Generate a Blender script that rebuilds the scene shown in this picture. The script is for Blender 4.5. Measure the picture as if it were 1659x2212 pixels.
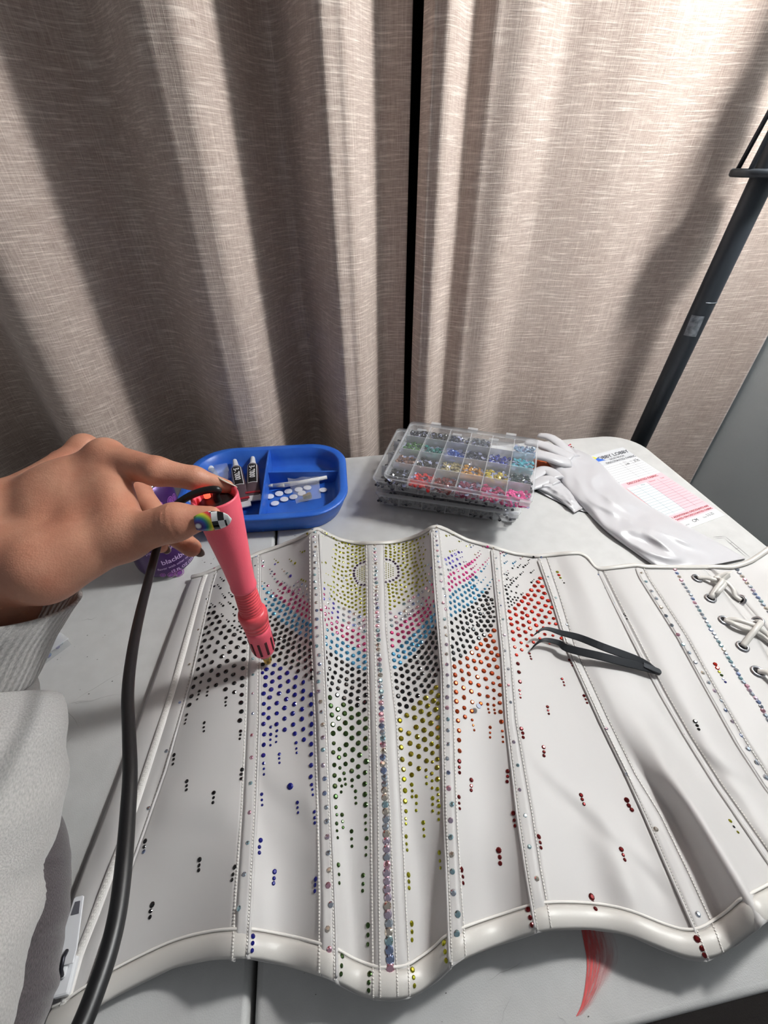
import bpy, math, random
import numpy as np
from mathutils import Vector, Matrix
from mathutils.bvhtree import BVHTree
random.seed(7); rng = np.random.default_rng(7)
for o in list(bpy.data.objects): bpy.data.objects.remove(o, do_unlink=True)
scene = bpy.context.scene
COL = scene.collection

# ------------------------------------------------------------------ camera
# metres; z = 0 is the table top, x runs along the table, y away from the sitter
FPX, CX, CY = 944.0, 829.5, 1106.0
PITCH, YAW, CAMH = math.radians(38.8), math.radians(9.05), 0.372
FW = np.array([math.sin(YAW)*math.cos(PITCH), math.cos(YAW)*math.cos(PITCH), -math.sin(PITCH)])
RT = np.array([math.cos(YAW), -math.sin(YAW), 0.0])
UP = np.cross(RT, FW)
CAM = np.array([0.0, 0.0, CAMH])
cd = bpy.data.cameras.new('camera'); cam = bpy.data.objects.new('camera', cd); COL.objects.link(cam)
cd.sensor_fit = 'VERTICAL'; cd.sensor_height = 24.0; cd.sensor_width = 24.0*1659/2212
cd.lens = FPX/2212*24.0; cd.clip_start = 0.01; cd.clip_end = 50
cam.matrix_world = Matrix(((RT[0], UP[0], -FW[0], CAM[0]), (RT[1], UP[1], -FW[1], CAM[1]), (RT[2], UP[2], -FW[2], CAM[2]), (0, 0, 0, 1)))
scene.camera = cam
# ------------------------------------------------------------------ world, lights, exposure
w = bpy.data.worlds.new('room_dusk'); scene.world = w; w.use_nodes = True
w.node_tree.nodes['Background'].inputs[0].default_value = (0.93, 0.96, 1.0, 1)
w.node_tree.nodes['Background'].inputs[1].default_value = 0.175
LAMP = (0.74, 0.38, 0.86)
scene.view_settings.view_transform = 'Standard'; scene.view_settings.look = 'None'
scene.view_settings.exposure = 0.05; scene.view_settings.gamma = 1.0
scene.view_settings.use_curve_mapping = False

# ------------------------------------------------------------------ helpers
def ray(px, py): return FW + RT*(px-CX)/FPX - UP*(py-CY)/FPX
def on(px, py, z=0.0):
    d = ray(px, py); return CAM + d*((z-CAM[2])/d[2])
def yplane(px, py, Y):
    d = ray(px, py); return CAM + d*((Y-CAM[1])/d[1])
def depth(P): return float((np.asarray(P)-CAM) @ FW)
def lin(c):
    c = c/255.0; return c/12.92 if c <= 0.04045 else ((c+0.055)/1.055)**2.4
def rgb(r, g, b): return (lin(r), lin(g), lin(b), 1.0)
MATS = {}
def mat(name, col, rough=0.5, metal=0.0, bump=None, var=None, coords='Object', **kw):
    """plain procedural material: bump=(scale,strength), var=(scale,colour2,amount)"""
    if name in MATS: return MATS[name]
    m = bpy.data.materials.new(name); m.use_nodes = True; MATS[name] = m
    nt = m.node_tree; b = nt.nodes['Principled BSDF']
    b.inputs['Base Color'].default_value = rgb(*col); b.inputs['Roughness'].default_value = rough
    b.inputs['Metallic'].default_value = metal
    for k, v in kw.items(): b.inputs[k.replace('_', ' ')].default_value = v
    if bump or var:
        tc = nt.nodes.new('ShaderNodeTexCoord')
    if var:
        n = nt.nodes.new('ShaderNodeTexNoise'); n.inputs['Scale'].default_value = var[0]; n.inputs['Detail'].default_value = 4
        nt.links.new(tc.outputs[coords], n.inputs['Vector'])
        r = nt.nodes.new('ShaderNodeMapRange'); r.inputs[1].default_value = 0.35; r.inputs[2].default_value = 0.7; r.inputs[4].default_value = var[2]
        nt.links.new(n.outputs['Fac'], r.inputs[0])
        mx = nt.nodes.new('ShaderNodeMix'); mx.data_type = 'RGBA'
        mx.inputs[6].default_value = rgb(*col); mx.inputs[7].default_value = rgb(*var[1])
        nt.links.new(r.outputs[0], mx.inputs[0]); nt.links.new(mx.outputs[2], b.inputs['Base Color'])
    if bump:
        n = nt.nodes.new('ShaderNodeTexNoise'); n.inputs['Scale'].default_value = bump[0]; n.inputs['Detail'].default_value = 3
        nt.links.new(tc.outputs[coords], n.inputs['Vector'])
        bp = nt.nodes.new('ShaderNodeBump'); bp.inputs['Strength'].default_value = bump[1]; bp.inputs['Distance'].default_value = 0.001
        nt.links.new(n.outputs['Fac'], bp.inputs['Height']); nt.links.new(bp.outputs['Normal'], b.inputs['Normal'])
    return m
BASE = {}
def tag(o, label=None, cat=None, group=None, kind=None):
    if label: o['label'] = label
    if cat: o['category'] = cat
    if group: o['group'] = group
    if kind: o['kind'] = kind
    return o
def thing(name, base, label, cat, group=None):
    o = bpy.data.objects.new(name, None); COL.objects.link(o)
    o.empty_display_size = 0.02; o.location = tuple(base); BASE[o] = np.array(base, float)
    return tag(o, label, cat, group)
def part(name, geo, m, parent=None, smooth=True, label=None, kind=None, origin=None, uv=None):
    """geo = (verts in world metres, faces). With a parent the verts are stored relative to the thing's base."""
    V, F = geo; V = np.asarray(V, float).reshape(-1, 3)
    b = BASE[parent] if parent is not None else (np.array(origin, float) if origin is not None else V.mean(0)*[1, 1, 0]+[0, 0, V[:, 2].min()])
    me = bpy.data.meshes.new(name); me.from_pydata([tuple(v) for v in (V-b)], [], [tuple(int(i) for i in f) for f in F]); me.update()
    if smooth: me.polygons.foreach_set('use_smooth', [True]*len(me.polygons))
    for mm in (m if isinstance(m, (list, tuple)) else [m]): me.materials.append(mm)
    if uv is not None:
        l = me.uv_layers.new(name='UVMap'); li = np.zeros(len(me.loops), int); me.loops.foreach_get('vertex_index', li)
        l.data.foreach_set('uv', np.asarray(uv, float)[li].ravel())
    o = bpy.data.objects.new(name, me); COL.objects.link(o); BASE[o] = b
    if parent is not None: o.parent = parent
    else: o.location = tuple(b)
    if label: o['label'] = label
    if kind: o['kind'] = kind
    return o
def join(*gs):
    V = []; F = []; n = 0
    for v, f in gs:
        v = np.asarray(v, float).reshape(-1, 3); V.append(v); F += [tuple(int(i)+n for i in q) for q in f]; n += len(v)
    return np.concatenate(V), F
def bevel(o, wd, seg=2, angle=0.6):
    md = o.modifiers.new('bevel', 'BEVEL'); md.width = wd; md.segments = seg; md.limit_method = 'ANGLE'; md.angle_limit = angle; return o
def solid(o, t, off=-1):
    md = o.modifiers.new('solid', 'SOLIDIFY'); md.thickness = t; md.offset = off; return o
def loft(rings, cap=True, closed=True):
    n = len(rings[0]); V = np.concatenate([np.asarray(r, float) for r in rings]); F = []
    for i in range(len(rings)-1):
        for j in range(n if closed else n-1):
            a, b = i*n+j, i*n+(j+1) % n; F.append((a, b, b+n, a+n))
    if cap: F.append(tuple(range(n))[::-1]); F.append(tuple((len(rings)-1)*n+k for k in range(n)))
    return V, F
def frames(P):
    P = np.asarray(P, float); T = np.gradient(P, axis=0); T /= np.linalg.norm(T, axis=1)[:, None]+1e-12
    up = np.array([0, 0, 1.0]) if abs(T[0][2]) < 0.9 else np.array([1.0, 0, 0])
    A = np.cross(up, T[0]); A /= np.linalg.norm(A); out = []
    for t in T:
        A = A-t*(A @ t); A /= np.linalg.norm(A)+1e-12; out.append((A.copy(), np.cross(t, A)))
    return out
def tube(P, r, n=10, cap=True, flat=1.0):
    P = np.asarray(P, float); r = np.broadcast_to(np.asarray(r, float), (len(P),)); fr = frames(P)
    a = np.linspace(0, 2*math.pi, n, endpoint=False)
    return loft([p+rr*(np.outer(np.cos(a), A)+flat*np.outer(np.sin(a), B)) for p, rr, (A, B) in zip(P, r, fr)], cap)
def spline(P, n):
    """Catmull-Rom through the rows of P (any dimension)"""
    P = np.asarray(P, float); Q = np.vstack([2*P[0]-P[1], P, 2*P[-1]-P[-2]]); m = len(P)-1; out = []
    for t in np.linspace(0, m, n):
        i = min(int(t), m-1); u = t-i; a, b, c, d = Q[i], Q[i+1], Q[i+2], Q[i+3]
        out.append(0.5*(2*b+(c-a)*u+(2*a-5*b+4*c-d)*u*u+(3*b-a-3*c+d)*u**3))
    return np.array(out)
def axis_frame(d):
    d = np.asarray(d, float); d = d/np.linalg.norm(d)
    a = np.cross([0, 0, 1.0], d) if abs(d[2]) < 0.95 else np.cross([0, 1.0, 0], d)
    a /= np.linalg.norm(a); return a, np.cross(d, a), d
def lathe(O, d, prof, n=32, cap=True):
    a, b, d = axis_frame(d); t = np.linspace(0, 2*math.pi, n, endpoint=False)
    return loft([np.asarray(O)+d*s+r*(np.outer(np.cos(t), a)+np.outer(np.sin(t), b)) for s, r in prof], cap)
def box(c, sx, sy, sz, ax=None, ay=None, az=None):
    ax = np.array(ax if ax is not None else [1., 0, 0]); ay = np.array(ay if ay is not None else [0, 1., 0]); az = np.array(az if az is not None else [0, 0, 1.])
    V = [np.asarray(c)+ax*sx*i/2+ay*sy*j/2+az*sz*k/2 for k in (-1, 1) for j in (-1, 1) for i in (-1, 1)]
    return np.array(V), [(0, 2, 3, 1), (4, 5, 7, 6), (0, 1, 5, 4), (2, 6, 7, 3), (0, 4, 6, 2), (1, 3, 7, 5)]
def prism(poly, z0, z1):
    n = len(poly); V = [(*p, z0) for p in poly]+[(*p, z1) for p in poly]
    return np.array(V), [tuple(range(n))[::-1], tuple(range(n, 2*n))]+[(i, (i+1) % n, (i+1) % n+n, i+n) for i in range(n)]
def rrect(x0, y0, x1, y1, rs, seg=8):
    """rounded rectangle, rs = radii at (x0,y0),(x1,y0),(x1,y1),(x0,y1)"""
    out = []
    for (cx, cy, a0), r in zip(((x0, y0, math.pi), (x1, y0, 1.5*math.pi), (x1, y1, 0), (x0, y1, 0.5*math.pi)), rs):
        ox = cx+r if cx == x0 else cx-r; oy = cy+r if cy == y0 else cy-r
        if r < 1e-6: out.append((cx, cy)); continue
        for k in range(seg+1):
            a = a0+k*math.pi/2/seg; out.append((ox+r*math.cos(a), oy+r*math.sin(a)))
    return out
def text_geo(s, size, align='LEFT', extr=0.0, xs=1.0, bold=0.0):
    cu = bpy.data.curves.new('t', 'FONT'); cu.body = s; cu.size = size; cu.align_x = align; cu.resolution_u = 3; cu.offset = bold*size
    ob = bpy.data.objects.new('t', cu); COL.objects.link(ob)
    bpy.context.view_layer.update()
    me = bpy.data.meshes.new_from_object(ob.evaluated_get(bpy.context.evaluated_depsgraph_get()))
    V = np.array([v.co[:] for v in me.vertices]).reshape(-1, 3); F = [tuple(p.vertices) for p in me.polygons]
    bpy.data.objects.remove(ob); bpy.data.curves.remove(cu); bpy.data.meshes.remove(me)
    if len(V): V[:, 0] *= xs
    return V, F
def text_on(s, size, O, ax, ay, lift=0.0003, align='LEFT', xs=1.0, bold=0.0):
    V, F = text_geo(s, size, align, xs=xs, bold=bold); ax = np.asarray(ax, float); ay = np.asarray(ay, float); nz = np.cross(ax, ay)
    return np.asarray(O)+V[:, :1]*ax+V[:, 1:2]*ay+lift*nz, F
def sm(a, b, t):
    t = min(1, max(0, (t-a)/(b-a))) if not isinstance(t, np.ndarray) else np.clip((t-a)/(b-a), 0, 1); return t*t*(3-2*t)
def wnoise(x, y, f=1.0, seed=0):
    r = np.random.default_rng(seed); s = 0
    for k in range(6):
        a, p, q = r.uniform(0, 6.28), r.uniform(0, 6.28), r.uniform(.6, 1.7)
        s = s+np.sin(f*q*(x*math.cos(a)+y*math.sin(a))+p)
    return s/6

# ------------------------------------------------------------------ materials
WHITE_T = mat('table_plastic', (200, 200, 199), 0.45, bump=(1300, 0.16), var=(60, (191, 191, 190), 0.8))
def weave_mat():
    m = bpy.data.materials.new('linen_curtain'); m.use_nodes = True; nt = m.node_tree; b = nt.nodes['Principled BSDF']
    b.inputs['Roughness'].default_value = 0.85; b.inputs['Sheen Weight'].default_value = 0.25
    uv = nt.nodes.new('ShaderNodeUVMap')
    def streak(sx, sy, det, lo, hi):
        mp = nt.nodes.new('ShaderNodeMapping'); mp.inputs['Scale'].default_value = (sx, sy, 1); nt.links.new(uv.outputs[0], mp.inputs[0])
        n = nt.nodes.new('ShaderNodeTexNoise'); n.inputs['Scale'].default_value = 1; n.inputs['Detail'].default_value = det; nt.links.new(mp.outputs[0], n.inputs['Vector'])
        r = nt.nodes.new('ShaderNodeMapRange'); r.inputs[1].default_value = lo; r.inputs[2].default_value = hi; nt.links.new(n.outputs['Fac'], r.inputs[0]); return r
    h1 = streak(22, 420, 2.0, 0.5, 0.72); h2 = streak(90, 1100, 1.0, 0.4, 0.7); v1 = streak(700, 9, 2.0, 0.5, 0.75); v2 = streak(1400, 60, 1.0, 0.35, 0.7); big = streak(9, 7, 2, 0.3, 0.7)
    def math_(op, a, c):
        n = nt.nodes.new('ShaderNodeMath'); n.operation = op
        for i, q in enumerate((a, c)):
            if isinstance(q, (int, float)): n.inputs[i].default_value = q
            else: nt.links.new(q.outputs[0], n.inputs[i])
        return n
    s = math_('ADD', math_('MULTIPLY', h1, 0.45), math_('MULTIPLY', h2, 0.22)); s = math_('ADD', s, math_('MULTIPLY', v1, 0.22)); s = math_('ADD', s, math_('MULTIPLY', v2, 0.2))
    s2 = math_('ADD', s, math_('MULTIPLY', big, 0.08))
    cr = nt.nodes.new('ShaderNodeValToRGB'); cr.color_ramp.elements[0].color = rgb(158, 138, 127); cr.color_ramp.elements[1].color = rgb(240, 226, 215); cr.color_ramp.elements[1].position = 0.95
    nt.links.new(s2.outputs[0], cr.inputs[0]); nt.links.new(cr.outputs[0], b.inputs['Base Color'])
    bp = nt.nodes.new('ShaderNodeBump'); bp.inputs['Strength'].default_value = 0.5; bp.inputs['Distance'].default_value = 0.0008
    nt.links.new(s.outputs[0], bp.inputs['Height']); nt.links.new(bp.outputs[0], b.inputs['Normal']); return m
CURTAIN = weave_mat()
WALL = mat('grey_wall_paint', (200, 211, 215), 0.6, bump=(220, 0.25))
SATIN = mat('white_satin', (196, 194, 193), 0.5, bump=(2600, 0.035), Sheen_Weight=0.2, Specular_IOR_Level=0.45)
SATIN_B = mat('glossy_satin_binding', (206, 203, 198), 0.4, bump=(2600, 0.06), Specular_IOR_Level=0.6)
GLOVE = mat('glove_satin', (198, 197, 201), 0.30, bump=(900, 0.1), Specular_IOR_Level=0.65)
THREAD = mat('white_thread', (238, 235, 230), 0.6)
BLACKP = mat('black_rubber', (14, 14, 17), 0.42)
STEEL = mat('nickel', (200, 200, 205), 0.2, 1.0)
def clear(name, alpha, rough=0.12, col=(235, 238, 242)):
    m = mat(name, col, rough, Specular_IOR_Level=0.6); m.node_tree.nodes['Principled BSDF'].inputs['Alpha'].default_value = alpha; return m
PLAST = clear('clear_plastic', 0.26, 0.2); PLAST2 = clear('clear_plastic_rim', 0.42); FILM = clear('clear_film', 0.22, 0.06)
# ================================================================== the setting
floor = part('floor', box((0, 0.1, -0.755), 4.0, 4.0, 0.05), mat('dark_carpet', (38, 35, 34), 0.95, bump=(400, 1.0)), smooth=False); tag(floor, kind='structure')
wb = part('wall_back', box((-0.35, 0.86, 0.45), 2.5, 0.06, 2.4), WALL, smooth=False); tag(wb, kind='structure')
wr = part('wall_right', box((0.845, 0.0, 0.45), 0.06, 1.66, 2.4), WALL, smooth=False); tag(wr, kind='structure')
win = thing('window_1', (0.1, 0.82, 0.0), None, None); tag(win, kind='structure')
part('pane', box((0.1, 0.822, 0.55), 1.0, 0.008, 1.3), mat('night_glass', (6, 7, 10), 0.06), win, smooth=False)
for (c, sx, sz) in (((-0.42, 0.818, 0.55), 0.04, 1.38), ((0.62, 0.818, 0.55), 0.04, 1.38), ((0.1, 0.818, 1.22), 1.08, 0.04), ((0.1, 0.818, -0.12), 1.08, 0.04)):
    part('window_frame', box(c, sx, 0.03, sz), mat('dark_window_frame', (30, 30, 33), 0.5), win, smooth=False)
# curtains: vertical folds, built from crest and valley lines
def curtain(pts, z0, z1, name, label, seed, hem=False):
    pts = np.array(pts, float); X = []; Y = []
    for (xa, ya), (xb, yb) in zip(pts[:-1], pts[1:]):
        t = np.linspace(0, 1, 22)[:-1]; X += list(xa+(xb-xa)*t); Y += list(ya+(yb-ya)*(t*t*(3-2*t)))
    X.append(pts[-1][0]); Y.append(pts[-1][1]); X = np.array(X); Y = np.array(Y)
    zs = np.linspace(z0, z1, 60); V = []; UV = []; u = np.concatenate([[0], np.cumsum(np.hypot(np.diff(X), np.diff(Y)))])
    for z in zs:
        dx = 0.010*wnoise(X*5, np.full_like(X, z*2.0), 1.6, seed); dy = 0.005*wnoise(X*16, np.full_like(X, z*3.2), 1.5, seed+1)+0.0012*wnoise(X*60, np.full_like(X, z*9), 1.5, seed+2)
        V.append(np.stack([X+dx, Y+dy, np.full_like(X, z)], 1)); UV.append(np.stack([u, np.full_like(u, z)+0.004*wnoise(u*14, np.full_like(u, z*4.), 1.3, seed+4)], 1))
    n = len(X); F = [(i*n+j, i*n+j+1, (i+1)*n+j+1, (i+1)*n+j) for i in range(len(zs)-1) for j in range(n-1)]
    root = thing(name, (X.mean(), Y.mean(), z0), label, 'curtain', 'linen curtains behind the table')
    o = part('cloth', (np.concatenate(V), F), CURTAIN, root, uv=np.concatenate(UV)); solid(o, 0.0015, 1)
    # side hem stitched down the inner edge
    e = np.concatenate(V).reshape(len(zs), n, 3); c = e[:, -1] if hem == 'R' else e[:, 0]; s = -1 if hem == 'R' else 1
    hem_p = np.stack([c+[0, -0.0016, 0], c+[s*0.012, -0.002, 0]], 1)
    return root
CR, VA = 0.640, 0.758
curtain([(-1.35, .70), (-1.2, CR), (-1.1, VA), (-.97, CR), (-.86, VA), (-.77, CR), (-.665, VA), (-.575, CR), (-.47, VA), (-.352, CR), (-.225, VA), (-.128, CR+.004), (-.108, CR+.004), (-.015, VA), (.040, CR+.006), (.058, CR+.010), (.112, .706), (.148, .700)], -0.72, 1.6,
        'curtain_panel', 'taupe linen curtain with deep shadowed folds, left of the dark gap', 3, 'R')
curtain([(.156, .694), (.163, .668), (.176, .662), (.214, .69), (.240, .676), (.27, .672), (.33, .692), (.42, .684), (.52, .697), (.60, .687), (.70, .70), (.812, .694)], -0.72, 1.6,
        'curtain_panel', 'brightly lit taupe linen curtain behind the pole, right of the dark gap', 11, 'L')

# ================================================================== folding table
tb = thing('folding_table', (-0.071, 0.3, -0.73), 'white plastic folding table with a centre seam, scratches and a red smear', 'table')
YB, YF, XS, XR = 0.606, -0.012, -0.071, 0.532
for nm, poly in (('tabletop', rrect(XS+.0016, YF, XR, YB, (0.004, .05, .055, 0.004), 10)), ('tabletop', rrect(2*XS-XR, YF, XS-.0016, YB, (.05, 0.004, 0.004, .055), 10))):
    o = part(nm, prism(poly, -0.042, 0.0), WHITE_T, tb, smooth=False); bevel(o, 0.005, 3, 0.9); o.data.polygons.foreach_set('use_smooth', [True]*len(o.data.polygons))
part('hinge_bar', box((XS, 0.297, -0.03), 0.05, 0.55, 0.012), mat('dark_steel', (30, 31, 34), 0.5, 0.6), tb, smooth=False)
for sx in (-1, 1):
    x = XS+sx*0.45
    part('leg', tube(np.array([[x, 0.05, -0.04], [x, 0.05, -0.71], [x, 0.06, -0.725], [x, 0.53, -0.725], [x, 0.54, -0.71], [x, 0.54, -0.04]]), 0.0125, 12), mat('leg_steel', (95, 98, 102), 0.4, 0.7), tb)
# red smear: a painted mark with its own ragged shape
def smear():
    m = bpy.data.materials.new('red_marker'); m.use_nodes = True; nt = m.node_tree; b = nt.nodes['Principled BSDF']
    b.inputs['Base Color'].default_value = rgb(214, 62, 62); b.inputs['Roughness'].default_value = 0.5
    uv = nt.nodes.new('ShaderNodeUVMap'); mp = nt.nodes.new('ShaderNodeMapping'); mp.inputs['Scale'].default_value = (9, 2.2, 1); nt.links.new(uv.outputs[0], mp.inputs[0])
    n = nt.nodes.new('ShaderNodeTexNoise'); n.inputs['Scale'].default_value = 1.6; n.inputs['Detail'].default_value = 6; nt.links.new(mp.outputs[0], n.inputs['Vector'])
    sx = nt.nodes.new('ShaderNodeSeparateXYZ'); nt.links.new(uv.outputs[0], sx.inputs[0])
    r = nt.nodes.new('ShaderNodeMapRange'); r.inputs[1].default_value = 0.0; r.inputs[2].default_value = 1.0; r.inputs[3].default_value = 1.0; r.inputs[4].default_value = 0.12; nt.links.new(sx.outputs[0], r.inputs[0])
    a = nt.nodes.new('ShaderNodeMath'); a.operation = 'MULTIPLY'; nt.links.new(n.outputs['Fac'], a.inputs[0]); nt.links.new(r.outputs[0], a.inputs[1])
    c = nt.nodes.new('ShaderNodeMapRange'); c.inputs[1].default_value = 0.12; c.inputs[2].default_value = 0.5; c.inputs[4].default_value = 0.85; nt.links.new(a.outputs[0], c.inputs[0]); nt.links.new(c.outputs[0], b.inputs['Alpha']); return m
L = spline([(1252, 1990), (1262, 2040), (1268, 2080), (1264, 2130), (1256, 2170), (1244, 2196)], 24); R = spline([(1318, 1990), (1342, 2035), (1342, 2075), (1320, 2120), (1292, 2160), (1258, 2192)], 24)
V = []; UV = []
for i in range(24):
    for k in range(6):
        q = L[i]+(R[i]-L[i])*k/5; V.append(on(q[0], q[1], 0.0004)); UV.append((k/5, i/23))
part('paint_smear', (V, [(i*6+k, i*6+k+1, i*6+k+7, i*6+k+6) for i in range(23) for k in range(5)]), smear(), tb, uv=UV, label='smeared streak of red paint')
# scratches and specks
g = []
def streak(p, q, wpx, z=0.0003, n=6, wob=3):
    P = [on(p[0]+(q[0]-p[0])*t+random.uniform(-wob, wob)*(0 < t < 1), p[1]+(q[1]-p[1])*t+random.uniform(-wob, wob)*(0 < t < 1), z) for t in np.linspace(0, 1, n)]
    P = np.array(P); T = np.gradient(P, axis=0); N = np.stack([-T[:, 1], T[:, 0], 0*T[:, 0]], 1); N /= np.linalg.norm(N, axis=1)[:, None]
    hw = wpx/2*depth(P[0])/FPX*np.sin(np.linspace(0.15, math.pi-.15, n))[:, None]
    V = np.concatenate([P-N*hw, P+N*hw]); return V, [(i, i+1, n+i+1, n+i) for i in range(n-1)]
for p, q, wd in (((160, 1514), (264, 1452), .9), ((152, 1520), (260, 1500), .7), ((135, 1518), (170, 1570), .8), ((100, 1490), (118, 1570), .6), ((150, 1520), (190, 1516), .7), ((175, 1340), (210, 1333), 1.0), ((140, 1605), (160, 1592), .8), ((1050, 2120), (1130, 2075), .8), ((1080, 2212), (1105, 2150), .7), ((1200, 2190), (1225, 2212), .7)):
    g.append(streak(p, q, wd))
part('scratches', join(*g), mat('scratch_grey', (158, 157, 156), 0.6), tb, kind='stuff'); g = []
for k in range(36):
    x, y = random.choice([(random.uniform(120, 250), random.uniform(1340, 1500)), (random.uniform(585, 640), random.uniform(1130, 1185)), (random.uniform(430, 480), random.uniform(1180, 1220)), (random.uniform(600, 1300), random.uniform(2090, 2210))])
    s = random.uniform(.8, 2.6); g.append(streak((x, y), (x+s*1.6, y-s*.4), s, n=3, wob=0))
part('specks', join(*g), mat('grime', (70, 68, 68), 0.7), tb, kind='stuff')
# printed outline box near the right edge of the top
g = []
for a, b in (((1540, 1160), (1566, 1158)), ((1566, 1158), (1622, 1205)), ((1545, 1163), (1564, 1162)), ((1564, 1162), (1612, 1203)), ((1576, 1174), (1582, 1172)), ((1588, 1186), (1596, 1184))):
    g.append(streak(a, b, 1.6, n=4, wob=0))
part('moulded_outline', join(*g), mat('moulding_line', (150, 150, 150), 0.6), tb)

# ================================================================== floor lamp with dark pole
PX, PY = 0.60, 0.632
lp = thing('floor_lamp', (PX, PY, -0.73), 'tall floor lamp on a thick dark metal pole by the curtain', 'lamp')
POLE = mat('dark_blue_grey_metal', (52, 58, 65), 0.45, 0.3)
part('base', lathe((PX-.055, PY, -0.73), (0, 0, 1), [(0, .06), (.012, .06), (.02, .05), (.03, .016), (.05, .0135)], 40), POLE, lp)
part('pole', tube([(PX-.055, PY, -.72), (PX, PY, .31), (PX+.030, PY, .86)], 0.0150, 28), POLE, lp)
part('collar', lathe((PX-.005, PY, .205), (0, 0, 1), [(0, .0150), (0, .0153), (.002, .0153), (.002, .0150)], 28), mat('joint_line', (120, 126, 132), .4, .5), lp)
pl = part('bracket_plate', lathe((PX, PY, .355), (0, 0, 1), [(0, .011), (0, .036), (.002, .038), (.007, .038), (.009, .036), (.009, .011)], 40), POLE, lp)
for k in range(4):
    a = math.radians(200+k*90); d = np.array([math.cos(a), math.sin(a), 0])
    part('strut', tube([np.array([PX, PY, .362])+d*.034, np.array([PX+.008, PY, .50])+d*.016], .0030, 10), POLE, lp)
part('upper_collar', lathe((PX+.008, PY, .49), (0, 0, 1), [(0, .0118), (0, .018), (.03, .018), (.03, .0118)], 28), POLE, lp)
tp = part('tape', (np.array([(PX-.0075+.0156*math.cos(a), PY+.0156*math.sin(a), z) for z in (.158, .168, .178, .188) for a in np.linspace(math.radians(195), math.radians(262), 8)]), [(i*8+j, i*8+j+1, i*8+j+9, i*8+j+8) for i in range(3) for j in range(7)]), mat('torn_tape', (128, 134, 140), .3, var=(160, (70, 76, 84), 1.0)), lp, label='torn scrap of clear tape')
HD = np.array(LAMP)
part('gooseneck', tube(spline([(PX+.030, PY, .85), (PX+.033, PY, .96), (PX+.06, PY-.08, 1.05), (HD[0], HD[1], HD[2]+.17), (HD[0], HD[1], HD[2]+.10)], 24), .009, 14), POLE, lp)
part('lamp_shade', lathe(HD+[0, 0, .11], (0, 0, -1), [(0, .012), (0, .03), (.03, .06), (.075, .085), (.074, .083), (.03, .056), (.004, .026)], 40, False), mat('lamp_shade_enamel', (215, 215, 215), .4), lp)
ld = bpy.data.lights.new('lamp_light', 'POINT'); ld.energy = 27; ld.shadow_soft_size = 0.05; ld.color = (1.0, 0.985, 0.96)
lo = bpy.data.objects.new('lamp_light', ld); COL.objects.link(lo); lo.location = LAMP
# ================================================================== corset laid open on the table
NV = 72
CORS = thing('corset', on(815, 1650, 0.0), 'white satin boned corset laid open, covered in coloured rhinestones', 'corset')
def resample(P, n):
    P = np.asarray(P, float); d = np.concatenate([[0], np.cumsum(np.linalg.norm(np.diff(P, axis=0), axis=1))])
    t = np.linspace(0, d[-1], n); return np.stack([np.interp(t, d, P[:, k]) for k in range(P.shape[1])], 1)
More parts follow.
